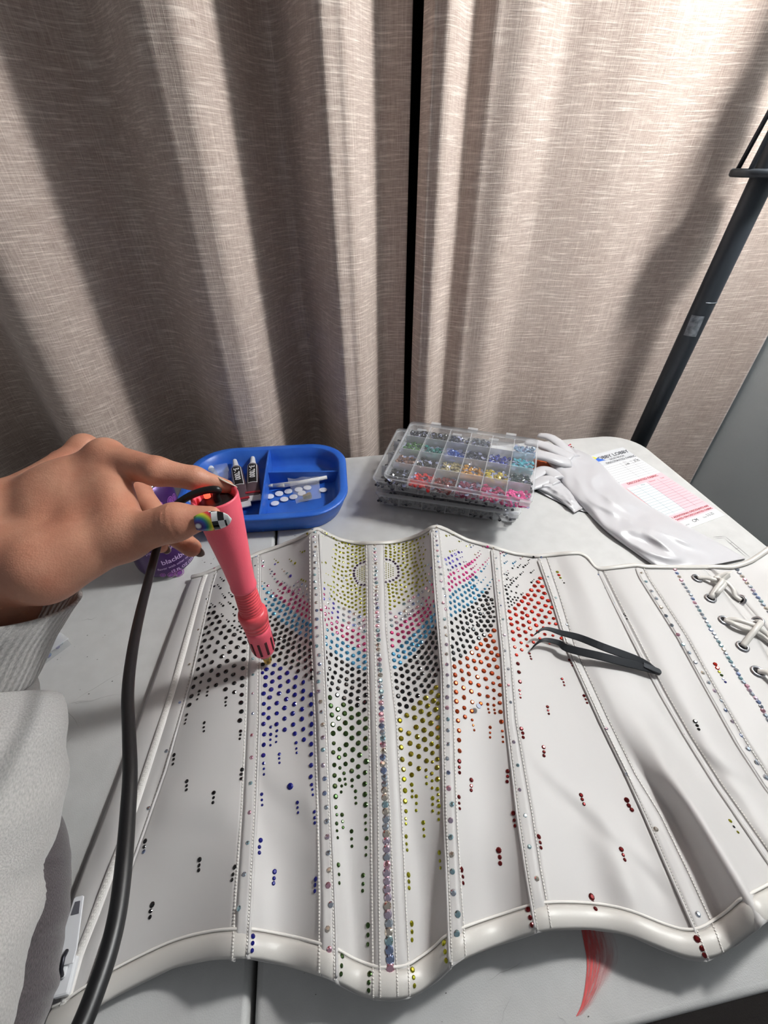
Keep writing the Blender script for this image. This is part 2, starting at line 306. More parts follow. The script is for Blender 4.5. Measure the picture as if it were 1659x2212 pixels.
# seam lines traced top to bottom, then heights above the table at top / waist / hem
SEAM = {
 'p0': ([(417,1243),(407,1262),(352,1410),(297,1561),(267,1647),(205,1810),(155,1940),(140,1995),(118,2120),(92,2250)], (.006,.005,.006)),
 'p1': ([(446,1236),(437,1262),(370,1501),(280,1776),(189,2018),(168,2069),(142,2160),(122,2240)], (.009,.008,.008)),
 'p2': ([(471,1224),(458,1268),(413,1467),(357,1665),(275,1897),(224,2031),(198,2112),(168,2208)], (.012,.010,.010)),
 'Al': ([(544,1199),(543,1300),(537,1429),(533,1560),(525,1747),(512,1934),(505,2078)], (.016,.018,.030)),
 'Ar': ([(561,1191),(562,1300),(561,1429),(560,1560),(553,1747),(543,1934),(536,2072)], (.016,.018,.030)),
 'Bl': ([(672,1146),(674,1362),(684,1560),(689,1747),(693,1934),(693,2108)], (.046,.022,.028)),
 'Br': ([(689,1141),(700,1362),(708,1560),(715,1747),(723,1934),(728,2124)], (.046,.022,.028)),
 'Cl': ([(793,1171),(795,1362),(799,1560),(803,1747),(805,1934),(808,2161)], (.020,.020,.020)),
 'Cr': ([(828,1170),(833,1362),(855,1560),(866,1747),(874,1934),(884,2157)], (.020,.020,.020)),
 'Dl': ([(931,1137),(938,1267),(953,1450),(955,1600),(959,1762),(966,1935),(972,2092)], (.046,.022,.028)),
 'Dr': ([(945,1134),(960,1267),(975,1450),(979,1600),(984,1762),(994,1935),(1004,2070)], (.046,.022,.028)),
 'El': ([(1060,1178),(1071,1290),(1083,1404),(1093,1560),(1117,1762),(1135,1880),(1158,2016)], (.020,.018,.026)),
 'Er': ([(1078,1184),(1088,1290),(1100,1404),(1113,1560),(1148,1762),(1166,1880),(1190,2009)], (.020,.018,.026)),
 'Fl': ([(1158,1199),(1190,1290),(1225,1404),(1296,1560),(1351,1672),(1392,1762),(1450,1895),(1505,2020),(1528,2078)], (.014,.014,.022)),
 'Fr': ([(1177,1197),(1208,1290),(1243,1404),(1315,1560),(1370,1672),(1425,1762),(1485,1885),(1543,2010),(1562,2062)], (.014,.014,.022)),
 'Gl': ([(1288,1226),(1325,1304),(1376,1404),(1426,1500),(1476,1587),(1545,1697),(1659,1863),(1715,1950)], (.012,.012,.022)),
 'Gr': ([(1297,1226),(1335,1304),(1386,1404),(1437,1500),(1487,1587),(1557,1697),(1671,1858),(1730,1943)], (.012,.012,.022)),
 'Hl': ([(1371,1217),(1380,1246),(1465,1380),(1521,1483),(1592,1610),(1650,1700),(1760,1840),(1850,1905)], (.014,.012,.018)),
 'Hr': ([(1386,1221),(1397,1246),(1482,1376),(1538,1477),(1610,1603),(1668,1692),(1778,1832),(1870,1899)], (.014,.012,.018)),
 'Le': ([(1516,1222),(1560,1275),(1615,1345),(1659,1420),(1780,1570),(1900,1700),(2060,1850)], (.012,.012,.014)),
 'Re': ([(1530,1221),(1580,1270),(1640,1338),(1700,1420),(1820,1560),(1940,1685),(2090,1842)], (.012,.012,.014)),
 'K': ([(1659,1180),(1710,1195),(1800,1290),(1920,1420),(2060,1560),(2200,1660),(2350,1710)], (.030,.020,.016)),
}
TOP = np.array([(417,1243),(446,1236),(471,1224),(505,1211),(544,1199),(561,1191),(600,1179),(640,1163),(672,1146),(681,1139),(689,1141),(705,1150),(730,1162),(760,1169),(793,1171),(828,1170),(860,1167),(890,1159),(915,1148),(931,1137),(945,1134),(962,1141),(985,1153),(1010,1165),(1060,1178),(1078,1184),(1110,1193),(1158,1199),(1177,1197),(1215,1193),(1250,1191),(1270,1202),(1288,1226),(1297,1226),(1330,1222),(1371,1217),(1386,1221),(1440,1222),(1516,1222),(1530,1221),(1580,1222),(1615,1210),(1659,1180)], float)
BOT = np.array([(92,2250),(122,2240),(168,2208),(225,2166),(280,2137),(373,2091),(448,2075),(505,2070),(536,2070),(600,2083),(654,2096),(693,2108),(728,2124),(777,2152),(808,2161),(850,2163),(884,2157),(910,2146),(945,2118),(972,2092),(1004,2070),(1060,2048),(1110,2032),(1158,2016),(1190,2009),(1275,2008),(1351,2018),(1427,2051),(1488,2075),(1528,2078),(1562,2062),(1600,2035),(1659,1990),(1715,1955),(1730,1945),(1850,1905),(1870,1899),(2060,1850),(2090,1842),(2350,1710)], float)
COLS = {}
for k, (P, z) in SEAM.items(): COLS[k] = (resample(P, NV+1), z)
vv = np.linspace(0, 1, NV+1)
def z3(z, v):
    zt, zw, zb = z; a = sm(0, .5, v); b = sm(.5, 1, v)
    return np.where(v < .5, zt+(zw-zt)*a, zw+(zb-zw)*b)
SURF = []; EDGE_T = []; EDGE_B = []; EDGE_T2 = []; EDGE_B2 = []
def section(ka, kb, n, sag=(0, 0, 0), bump=0.0, extra=None):
    """surface between two seam lines; returns grid [n+1][NV+1] of points"""
    (A, za), (B, zb) = COLS[ka], COLS[kb]; G = []
    for i in range(n+1):
        s = i/n; Q = A+(B-A)*s
        dt = np.interp(Q[0, 0], TOP[:, 0], TOP[:, 1])-Q[0, 1]; db = np.interp(Q[-1, 0], BOT[:, 0], BOT[:, 1])-Q[-1, 1]
        if 0 < i < n: Q = Q.copy(); Q[:, 1] += dt*(1-vv)**3+db*vv**3
        z = z3(za, vv)*(1-s)+z3(zb, vv)*s+z3(sag, vv)*4*s*(1-s)
        if bump: z = z+bump*min(1, 5*s, 5*(1-s))**.6*np.clip(vv/.03, 0, 1)*np.clip((1-vv)/.07-.3, 0, 1)
        if extra: z = z+extra(s, vv)*min(1, 6*s, 6*(1-s))
        else: z = z+0.0011*wnoise(Q[:, 0]/26, Q[:, 1]/55, 1.1, 5)*min(1, 8*s, 8*(1-s))
        G.append(np.array([on(q[0], q[1], max(.0015, zz)) for q, zz in zip(Q, z)]))
    return np.array(G)
def gridgeo(G):
    a, b = G.shape[:2]; V = G.reshape(-1, 3); F = [(i*b+j, i*b+j+1, (i+1)*b+j+1, (i+1)*b+j) for i in range(a-1) for j in range(b-1)]
    return V, F
def crease(s, v):  # waist wrinkles running off the seams
    return 0.0008*np.exp(-((v-.52-.10*s)/.035)**2)-0.0007*np.exp(-((v-.58-.12*s)/.03)**2)+0.0013*wnoise(np.full_like(v, s*4), v*14, 1.2, 9)
def fold7(s, v): return 0.016*np.exp(-((s-.42-.15*v)/.2)**2)*sm(.3, .75, v)-.006*np.exp(-((s-.1)/.1)**2)*sm(.4, .7, v)+.0024*wnoise(np.full_like(v, s*5), v*13, 1.2, 4)
def fold6(s, v): return 0.006*np.exp(-((s-.62)/.16)**2)*sm(.55, .9, v)+0.0006*np.exp(-((v-.5-.3*s)/.03)**2)-.0005*np.exp(-((v-.56-.3*s)/.03)**2)
LAY = [('placket', 'p0', 'p1', 8, (.002,.002,.002), 0, None), ('zip_facing', 'p1', 'p2', 6, (.0015,.0015,.0015), 0, None),
 ('panel', 'p2', 'Al', 22, (.004,.004,-.010), 0, crease), ('boning_channel', 'Al', 'Ar', 8, (0,0,0), .0020, None),
 ('panel', 'Ar', 'Bl', 22, (-.010,-.003,-.012), 0, crease), ('boning_channel', 'Bl', 'Br', 8, (0,0,0), .0020, None),
 ('panel', 'Br', 'Cl', 18, (-.016,-.003,-.008), 0, None), ('boning_channel', 'Cl', 'Cr', 12, (0,0,0), .0022, None),
 ('panel', 'Cr', 'Dl', 18, (-.014,-.003,-.010), 0, None), ('boning_channel', 'Dl', 'Dr', 8, (0,0,0), .0020, None),
 ('panel', 'Dr', 'El', 20, (-.008,-.003,-.012), 0, None), ('boning_channel', 'El', 'Er', 8, (0,0,0), .0018, None),
 ('panel', 'Er', 'Fl', 24, (-.003,-.002,-.009), 0, fold6), ('boning_channel', 'Fl', 'Fr', 8, (0,0,0), .0018, None),
 ('panel', 'Fr', 'Gl', 24, (.004,.003,.006), 0, fold7), ('boning_channel', 'Gl', 'Gr', 4, (0,0,0), .0012, None),
 ('panel', 'Gr', 'Hl', 18, (.002,.004,.004), 0, crease), ('boning_channel', 'Hl', 'Hr', 6, (0,0,0), .0016, None),
 ('panel', 'Hr', 'Le', 16, (.002,.002,.002), 0, None), ('modesty_strip', 'Le', 'Re', 4, (-.002,-.002,-.002), 0, None), ('panel', 'Re', 'K', 16, (-.004,.002,.002), 0, None)]
for nm, a, b, n, sag, bp, ex in LAY:
    G = section(a, b, n, sag, bp, ex); SURF.append(gridgeo(G)); EDGE_T.append(G[:, 0]); EDGE_B.append(G[:, -1]); EDGE_T2.append(G[:, 4]); EDGE_B2.append(G[:, -5])
    solid(part(nm, gridgeo(G), SATIN, CORS), .0012, -1)
def gsm(P, k):
    P = np.asarray(P, float); n = len(P); w_ = np.exp(-.5*(np.arange(-3*k, 3*k+1)/k)**2); w_ /= w_.sum(); Q = np.vstack([np.repeat(P[:1], 3*k, 0), P, np.repeat(P[-1:], 3*k, 0)])
    return np.stack([np.convolve(Q[:, c], w_, 'valid') for c in range(P.shape[1])], 1)
def dedup(P, *others):
    P = np.asarray(P); k = [0]
    for i in range(1, len(P)):
        if np.linalg.norm(P[i]-P[k[-1]]) > 1e-5: k.append(i)
    return [P[k]]+[np.asarray(o)[k] for o in others]
def ribbon(E, I, wid, hgt, n, k, nm):
    E, I = dedup(E, I); t = np.concatenate([[0], np.cumsum(np.linalg.norm(np.diff(E, axis=0), axis=1))]); tt = np.linspace(0, t[-1], n)
    E = np.stack([np.interp(tt, t, E[:, c]) for c in range(3)], 1); I = np.stack([np.interp(tt, t, I[:, c]) for c in range(3)], 1)
    E = gsm(E, k); I = gsm(I-0*E, k); I = I-E; I /= np.linalg.norm(I, axis=1)[:, None]; T = np.gradient(E, axis=0); T /= np.linalg.norm(T, axis=1)[:, None]
    I = I-T*(I*T).sum(1)[:, None]; I /= np.linalg.norm(I, axis=1)[:, None]; N = np.cross(T, I); N *= np.sign(N[:, 2:3]); rings = []
    for e, i_, n_ in zip(E, I, N):
        up = [e+i_*wid*u+n_*(hgt*math.sin(math.pi*(u*.92+.04))**.55+.0005) for u in np.linspace(0, 1, 9)]; dn = [e+i_*wid*u-n_*hgt*.55*math.sin(math.pi*u) for u in (.8, .5, .2)]
        rings.append(np.array(up+dn))
    return loft(rings), E, I, N
hb, hE, hI, hN = ribbon(np.concatenate([e for e in EDGE_B]), np.concatenate(EDGE_B2), .0112, .0030, 420, 4, 'hem')
tbd, tE, tI, tN = ribbon(np.concatenate([e for e in EDGE_T]), np.concatenate(EDGE_T2), .0058, .0022, 420, 2, 'top')
part('hem_binding', hb, SATIN_B, CORS); part('top_binding', tbd, SATIN_B, CORS); SURF.append(hb); SURF.append(tbd)
part('hem_piping', tube(hE+hI*.0122+hN*.0012, .0008, 6), THREAD, CORS)
SV, SF = join(*SURF); BVH = BVHTree.FromPolygons([tuple(v) for v in SV], SF)
def hit(px, py):
    d = Vector(ray(px, py)); h = BVH.ray_cast(Vector(CAM), d.normalized())
    if h[0] is None: return None, None
    n = h[1] if h[1].dot(d) < 0 else -h[1]
    return np.array(h[0]), np.array(n)
def surf(pts, lift=0.0, n=None):
    if n: pts = spline(pts, n)
    out = []
    for x, y in pts:
        P, N = hit(x, y)
        if P is None: P, N = on(x, y, .012), np.array([0, 0, 1.])
        out.append(P+N*lift)
    return np.array(out)
# corded seams
for k, s in (('Ar', 1), ('Br', 1), ('Dl', -1), ('El', -1), ('Fl', -1), ('Gl', -1), ('Hl', -1), ('p2', 1)):
    Q, z = COLS[k]; P = np.array([on(q[0], q[1], zz+.0008) for q, zz in zip(Q, z3(z, vv))])
    part('seam_cord', tube(P[1:-1], .0010, 6), SATIN, CORS)
# machine stitches beside every channel: small separate dashes joined into one part
g = []
for k, off in (('Al', -3), ('Bl', -3), ('Ar', -4), ('Br', -5), ('Cl', -1), ('Cr', 1), ('Cl', 14), ('Cr', -24), ('Dr', 2), ('Dl', 5), ('Er', 2), ('El', 5), ('Fr', 2), ('Fl', 5), ('Gr', 5), ('Hr', 2), ('p2', -3)):
    Q, z = COLS[k]; Q = Q+[off, 0]; R = resample(Q, int(np.linalg.norm(np.diff(Q, axis=0), axis=1).sum()/7.5)*2)
    for i in range(2, len(R)-3, 2):
        if R[i][0] > 1690: break
        P0, N0 = hit(*R[i]); P1, N1 = hit(*R[i+1])
        if P0 is None or P1 is None: continue
        d = P1-P0; L = np.linalg.norm(d)
        if L > .01: continue
        g.append(box((P0+P1)/2+N0*.0003, L*1.25, .0006, .0006, d/L, np.cross(N0, d/L), N0))
part('stitching', join(*g), THREAD, CORS, smooth=False, kind='stuff')
# zip on the left edge: tape, teeth, slider with pull tab
Q, z = COLS['p1']; ZP = np.array([on(q[0], q[1], zz+.0015) for q, zz in zip(Q, z3(z, vv))])
part('zip_tape', tube(ZP, .0030, 8, flat=.35), mat('zip_tape', (226, 224, 221), .6), CORS)
R = resample(ZP, 230); g = []
for i in range(1, 229):
    d = R[i+1]-R[i-1]; d /= np.linalg.norm(d); sd = np.cross([0, 0, 1], d)
    g.append(box(R[i]+sd*(.0004 if i % 2 else -.0004)+[0, 0, .0008], .0012, .0016, .0009, d, sd))
part('zip_teeth', join(*g), mat('zip_teeth', (236, 234, 230), .35), CORS, smooth=False, kind='stuff')
ZM = mat('white_enamel_zip', (226, 228, 232), .3)
d = on(173, 1998, .01)-on(140, 2130, .01); d /= np.linalg.norm(d); sd = np.cross([0, 0, 1.], d); O = on(143, 2110, .013)
sl = part('zip_slider', join(box(O, .016, .0085, .0045, d, sd), box(O+d*.004+[0, 0, .004], .010, .0030, .003, d, sd)), ZM, CORS, smooth=False); bevel(sl, .0012, 2)
O2 = O+d*.004+np.array([0, 0, .0052]); Lp = .030
pts = [(0, -.0048), (.006, -.0052), (Lp*.98, -.0028), (Lp, -.0018), (Lp, .0018), (Lp*.98, .0028), (.006, .0052), (0, .0048)]
inn = [(Lp*.72, -.0022), (Lp*.92, -.0014), (Lp*.92, .0014), (Lp*.72, .0022)]
def plate(poly, z0, z1, O, a, b, c=np.array([0, 0, 1.])):
    V, F = prism(poly, z0, z1); return O+V[:, :1]*a+V[:, 1:2]*b+V[:, 2:]*c, F
tilt = d*math.cos(.10)+np.array([0, 0, 1])*math.sin(.10); nt_ = np.cross(tilt, sd)
pt = part('zip_pull', plate(pts, 0, .0013, O2, tilt, sd, -nt_ if nt_[2] < 0 else nt_), ZM, CORS, smooth=False); bevel(pt, .0004, 2)
part('pull_window', plate(inn, .0013, .0016, O2, tilt, sd, -nt_ if nt_[2] < 0 else nt_), mat('pull_dark', (92, 92, 100), .5), pt, smooth=False)
part('pull_loop', tube([O2+tilt*s+[0, 0, h] for s, h in ((-.004, 0), (-.002, .003), (.003, .0034), (.006, .001))], .0011, 8), mat('loop_dark', (50, 50, 58), .35, .6), pt)
# lacing: metal eyelets and satin ribbon
c8 = lambda x, y: (1380+x/4.254, 1180+y/4.254)
EYE = [(535, 298), (655, 482), (935, 495), (785, 685), (1090, 695), (950, 925), (1090, 1155), (1340, 1010), (1280, 1400), (1600, 1380)]
for x, y in EYE:
    P, N = hit(*c8(x, y))
    if P is None: continue
    a, b, d_ = axis_frame(N); t = np.linspace(0, 2*math.pi, 25)[:-1]; Rr = .0046
    rings = [P+N*.0008+(Rr+.0013*math.cos(u))*(np.outer(np.cos(t), a)+np.outer(np.sin(t), b))+N*.0011*math.sin(u) for u in np.linspace(0, 2*math.pi, 9)]
    e = part('eyelet', loft(rings, False), STEEL, CORS)
    part('eyelet_hole', lathe(P+N*.0002, N, [(0, .0036), (.0004, .0036)], 20), mat('hole_dark', (36, 34, 36), .9), e)
for L_ in ([(535, 298, .001), (600, 312, .004), (680, 345, .006), (770, 375, .007), (850, 425, .006), (905, 470, .004), (945, 498, .001)],
           [(655, 482, .001), (680, 430, .006), (715, 375, .011), (765, 315, .012), (800, 310, .011), (795, 345, .009), (745, 400, .009), (690, 470, .004)],
           [(785, 685, .001), (850, 700, .005), (930, 735, .007), (1020, 775, .008), (1110, 825, .007), (1200, 880, .005), (1340, 1010, .001)],
           [(785, 690, .001), (840, 735, .005), (920, 775, .005), (1010, 800, .005), (1120, 850, .004), (1260, 950, .002)],
           [(950, 925, .001), (980, 870, .006), (1020, 810, .011), (1065, 755, .010), (1090, 695, .001)],
           [(1090, 1155, .001), (1150, 1190, .005), (1230, 1260, .006), (1330, 1330, .005), (1600, 1380, .001)]):
    P = np.array([surf([c8(x, y)], h)[0] for x, y, h in L_]); part('lace', tube(spline(P, 22), .0026, 10, flat=.7), SATIN_B, CORS)

# ------------------------------------------------------------------ rhinestones, traced crop by crop: "colour size: x,y x,y ..."
STONES = []
def stones(x0, y0, s, txt):
    for line in txt.strip().split('\n'):
        head, body = line.split(':'); c, dd = head.split(); dd = float(dd)
        for tk in body.split():
            q = tk.split(','); STONES.append((x0+float(q[0])/s, y0+float(q[1])/s, (float(q[2]) if len(q) > 2 else dd)/s, c))
stones(380, 1180, 8.295, '''k 30: 798,563 825,590 750,692 772,722 832,857 852,887 952,836 985,868 787,1012 816,1038 634,1028 662,1052 944,1003 818,1216 1028,1212 912,1320
k 48: 858,618 690,718 800,755 880,920 1010,900 848,1068 700,1082 975,1028 1030,1092 1075,1130 838,1253 1055,1240 945,1350 1047,1342 1140,1348 1010,1423 1052,1460 1145,1435 1107,1500 1185,1470 1162,1538 1232,1560 1255,1632
k 85: 608,1098,65 583,1203,75 680,1188 735,1270 595,1303 783,1355 652,1388 870,1437 540,1460 730,1475 960,1515 590,1545 497,1590,65 808,1558 1048,1587 648,1645 893,1638 1150,1655 517,1692 752,1725 988,1725 1230,1730 460,1805,75 597,1798 862,1808 1102,1808 470,1890 708,1885 965,1893 1220,1882
c 42: 690,392 553,947 400,1495 1430,178 1420,350''')
stones(380, 1380, 8.295, '''k 86: 545,313 830,315 1065,323 422,380,78 645,418 920,400 1215,370 508,480,78 780,490 1043,483 398,543,78 637,572 897,587 1200,527 472,645,80 757,650 1028,640 350,708,80 600,738 895,740 1188,705 315,862 720,830,80 1045,795,80 1190,840,78 890,905 1045,958,78 280,1030 1180,1005,80 243,1185 1168,1145 1175,1303 1147,1465
k 60: 445,778 420,937 575,872 900,1058 195,1363 508,1505 1160,1655
k 46: 408,998 383,1083 567,947 557,1016 890,1133 892,1195 178,1450 163,1517 500,1585 502,1655 1155,1722 1145,1792
c 52: 1380,355 1382,640 1375,980 1375,1338 1360,1725,60 245,455 70,1138''')
stones(540, 1130, 9.217, '''c 66: 1245,120,50 1285,180 1275,272 1285,375 1310,475 1290,570 1280,645 1298,785 1293,900 1290,1025 1292,1165 1302,1295 1320,1425 1318,1585 1330,1740 1330,1905
l 50: 1140,210 1005,565,30 1045,580 1090,560 485,720,25 520,750,32 560,785,42 790,720,28 825,755,42 900,800,62 1025,1125 1065,1145 1110,1160
v 48: 500,820 808,1055,75
c 45: 245,750 270,785 640,920,30 685,958,40 740,1000,55 398,922,32 438,962,42 410,1010,32 450,1065,32 495,1110,48 650,1160,28 690,1190,38 740,1235,60 800,1285,65 880,1338,75 955,1170,60 880,1245,45 945,1275,45 1045,1225,70 985,1330,70 1065,1375,60 970,1405,60 1065,1460,70 1120,1250,60 1145,1305,60 1135,1420,60 1165,1530,60 240,1165,33 290,1195,42 425,1335,32
p 84: 255,855,55 488,1017,55 550,1165,65 617,1220 693,1298 778,1355 860,1410 930,1475 1005,1538 1085,1580,75 1140,1615,70 355,1248,58 468,1395,45 530,1450,65 620,1495 690,1555 780,1615 865,1685 945,1750 1030,1815 1115,1850,75 1190,1895,70 560,1322,30 597,1355,45 655,1390,65 820,1520 905,1585 990,1640 1060,1695 1135,1735 1190,1660,60 1190,1775,60
a 86: 240,1255,40 280,1310,60 360,1380 430,1455 503,1525 583,1587 670,1650 748,1705 820,1770 900,1840 980,1908 1065,1955 1140,2000 315,1513,65 375,1577,68 455,1627 533,1705 612,1750 703,1815 770,1890 850,1950 940,2010 320,1650,60 398,1733 475,1805 570,1865 648,1938 735,1995
k 75: 412,1870,65 508,1922 395,1960,60''')
stones(540, 1330, 9.217, '''a 88: 840,215 940,168 920,275 1000,345 1040,222 1130,165 1205,190 1130,275 1210,305 1115,385 1212,428
k 92: 452,192,75 562,165 650,222 520,265 735,285 618,340 828,342 497,380 695,412 590,452 920,412 795,462 1012,462 480,490 682,507 880,532 1115,507 570,565 763,572 1207,558 440,600 660,632 985,602 1092,640 530,675 858,638 763,712 985,708 1195,695 612,752 883,775 1090,765 408,718 485,805 730,825 990,845 1195,815 583,885 850,905 1110,892 712,952 965,968 1215,955 822,1033 1107,1030 1228,1095 960,1105 1118,1190 1228,1238 250,850,60 253,970
b 98: 487,982 330,1070 247,1140,75 605,1055 450,1145 742,1142 315,1228 595,1232 913,1228 445,1312 763,1308 1060,1328 305,1390 603,1400 893,1415 425,1470 763,1503 1060,1500 270,1552 580,1550 893,1577 1213,1575 395,1628 725,1663 1050,1655 535,1742 885,1763 1215,1768 275,1757,85 690,1840 1040,1862 380,1840,85 535,1945,85 853,1950 1223,1952 270,1955,85
c 80: 1330,70 1330,235 1340,405 1325,605 1375,785 1385,965 1375,1135 1362,1310 1370,1505 1410,1710 1422,1915''')
stones(540, 1540, 9.217, '''b 92: 370,100 690,115 1035,120,100 268,222 530,225 863,232 1225,232,105 692,335 1062,325 893,415 1222,410 285,428 1075,533 272,637 1222,622 265,845 1220,825 1220,1045 1212,1270 800,1465,130
b 68: 415,282 535,358 413,430 920,595 585,822 270,1005 1230,1430 232,1620 945,1785 1283,1970
b 52: 527,465 520,580 407,535 407,645 925,710 933,795 582,907 587,995 278,1113 278,1225 1243,1525 1253,1632 235,1735 243,1835 948,1885 957,1985
c 88: 1450,235 1455,485 1452,735 1455,1045 1487,1310 1487,1600 1520,1880''')
stones(680, 1130, 11.06, '''l 72: 1165,540 1165,632 1162,715 1170,790 1180,865 1090,530 1080,595 1078,660 1075,738 1085,825 1095,895 1000,560 1000,638 990,715 985,800 993,878 1000,950 905,565 900,650 893,745 890,838 905,925 902,1030 820,510 800,603 790,700 795,795 795,868 800,965 788,1065 850,1135 852,1235 735,485 735,555,55 680,600 683,715 680,830 683,935 668,1050 650,1155 745,1155 748,1265 655,470 585,575 605,693 592,808 585,905 580,1015 560,1108 545,1215 648,1250 510,400 500,528 512,645 498,742 485,855 495,965 470,1068 450,1165 460,1285 455,362,50 405,325,35 575,485,45 950,510,45
l 72: 565,1335 643,1390 760,1365 865,1330 895,1412 448,1410 540,1478 462,1535 675,1505 790,1458 870,1505 970,1490 1085,1540 630,1545,45 780,1557 880,1595 990,1570 1075,1615 1185,1585 548,1610 452,1650 670,1640 795,1660 985,1665 1185,1665 530,1720 395,1748 710,1720 885,1700 1085,1700 620,1780 800,1770 990,1765 1185,1752 468,1818 715,1820 890,1800 565,1870 795,1875 1085,1810 1185,1840 650,1915 990,1855 730,1955 895,1905 1095,1910 1185,1920 820,2000 980,1955 905,2015 1090,2012 1185,2005 990,2060 1185,2090 1075,2131 1190,2181
l 40: 175,190,20 240,225,35 285,255,50 165,310,20 240,310,25 165,940,55 258,948,72 265,1205,35 320,1235,35 175,1395,35 230,1425,50 312,1480,65 360,1500,50 395,1510,45 380,1590,55 430,1030,45 415,820,45 445,625,40 410,1265,45
u 70: 1180,930 1090,965 1015,1015 965,1075 940,1140 935,1210 940,1265 965,1325 1000,1385 1035,1435 1110,1475 1185,1480
c 45: 690,1315 600,1690 355,1680,60 355,1815,75 320,1910,75 570,2015,90 700,2050,95
v 78: 225,1570 220,1815 445,1920 445,2035
p 78: 222,1705 195,1925 260,2015,95 335,2040,50 155,2075''')
stones(680, 1310, 11.06, '''p 96: 250,185 230,315 335,165,55 330,305,70 405,275,75 290,440,75 215,490,75 405,410 530,375 660,455 405,545 510,505 640,575 790,515 535,630 775,655 915,580 665,715 900,735 1045,660 765,790 1035,810 1165,735 885,865 1180,900 1045,945 1190,1045
v 78: 415,150 550,135 550,265
c 95: 830,125 690,205 825,255 945,180 690,335 815,395 940,315 1070,245 940,450 1070,405 1175,325 1070,525 1180,465 1195,590
a 106: 300,565,90 425,670,90 275,740 400,845 545,780 270,900 530,940 670,875 378,985 640,1025 785,950 505,1095 930,1010 775,1105 1055,1110 630,1180 920,1180 1185,1185 785,1260 1040,1275 915,1355 1195,1330 1055,1445 1195,1480
k 110: 270,1090,90 385,1155 275,1225,95 515,1250 347,1340 650,1330 505,1410 780,1405 357,1490 645,1495 900,1500 485,1580 775,1570 1055,1565 303,1615,90 895,1645 1195,1625 630,1670 425,1700 760,1745 1055,1740 305,1745,90 585,1790 910,1800 1195,1790 408,1840 755,1865 1070,1880 293,1893,65 552,1960 895,1945 1200,1955 370,1990 735,2040 1045,2030''')
stones(680, 1490, 11.06, '''k 120: 535,130 870,115 1215,130 700,205 1035,215 848,285 1200,300 1018,370 1185,480
g 128: 360,190 685,360 380,385 868,455 548,475 712,570 1045,585 405,605 1215,695 565,685 880,665 730,795 1060,780 430,835 1215,915 590,930 890,915 740,1050 1052,1040 435,1045 1212,1165 888,1155 452,1280,100 1040,1275 750,1315 590,1420,105 1212,1395 440,1498,110 910,1430 725,1555,105 1070,1560 578,1620,110 900,1685,105 465,1800,110 735,1775,110 1230,1715,135 600,1870,85 1040,1835,115 885,1940,115 700,1995,85 1203,1980,110 470,2050,110 1045,2080,100''')
stones(680, 1670, 9.217, '''g 100: 400,260 415,468 995,215 1000,425 1015,630 495,135,80 745,140,75 812,362,72 420,680,75 543,830,80 435,1005,75 732,1160,80 1012,850,78 1035,1300,82 467,1830,85
g 60: 600,120 535,258 615,222 745,262 525,378 812,490 822,600 438,830 553,965 442,1148 563,1083 457,1287 735,1310 740,1457 1012,995 1018,1125 1020,1480 1020,1630
c 100: 237,960 253,1265 270,1585 285,1930''')
stones(280, 1560, 2.676, '''c 32: 1148,943 1163,1055 1145,1195 1155,1315
g 22: 1205,825,24 1210,880,19 1212,930,19 1350,885,24 1350,935,19 1347,975,19 1378,1175,28 1378,1230 1377,1285 1228,1352,28 1225,1408 1222,1455 1388,1455,28 1383,1505 1382,1550
b 22: 757,683,27 750,722 750,755 838,865,27 835,903 832,932 1075,908,27 1072,942 1070,977 713,1238,28 711,1278 708,1320 1070,553,18 1070,583,18
k 20: 257,190,22 255,215,17 251,242,17 331,342,22 330,368,17 329,391,17 487,408,23 485,437,18 482,465,18 650,275,24 645,301,19 645,327,19 90,688,26 85,720 405,795,26 402,828 400,856 607,838,26 598,880 592,912 131,1055,30 122,1092,22 118,1127,22
c 22: 705,205 700,352 693,523 683,697 662,880,26 632,1077,28 212,167 110,497 82,748''')
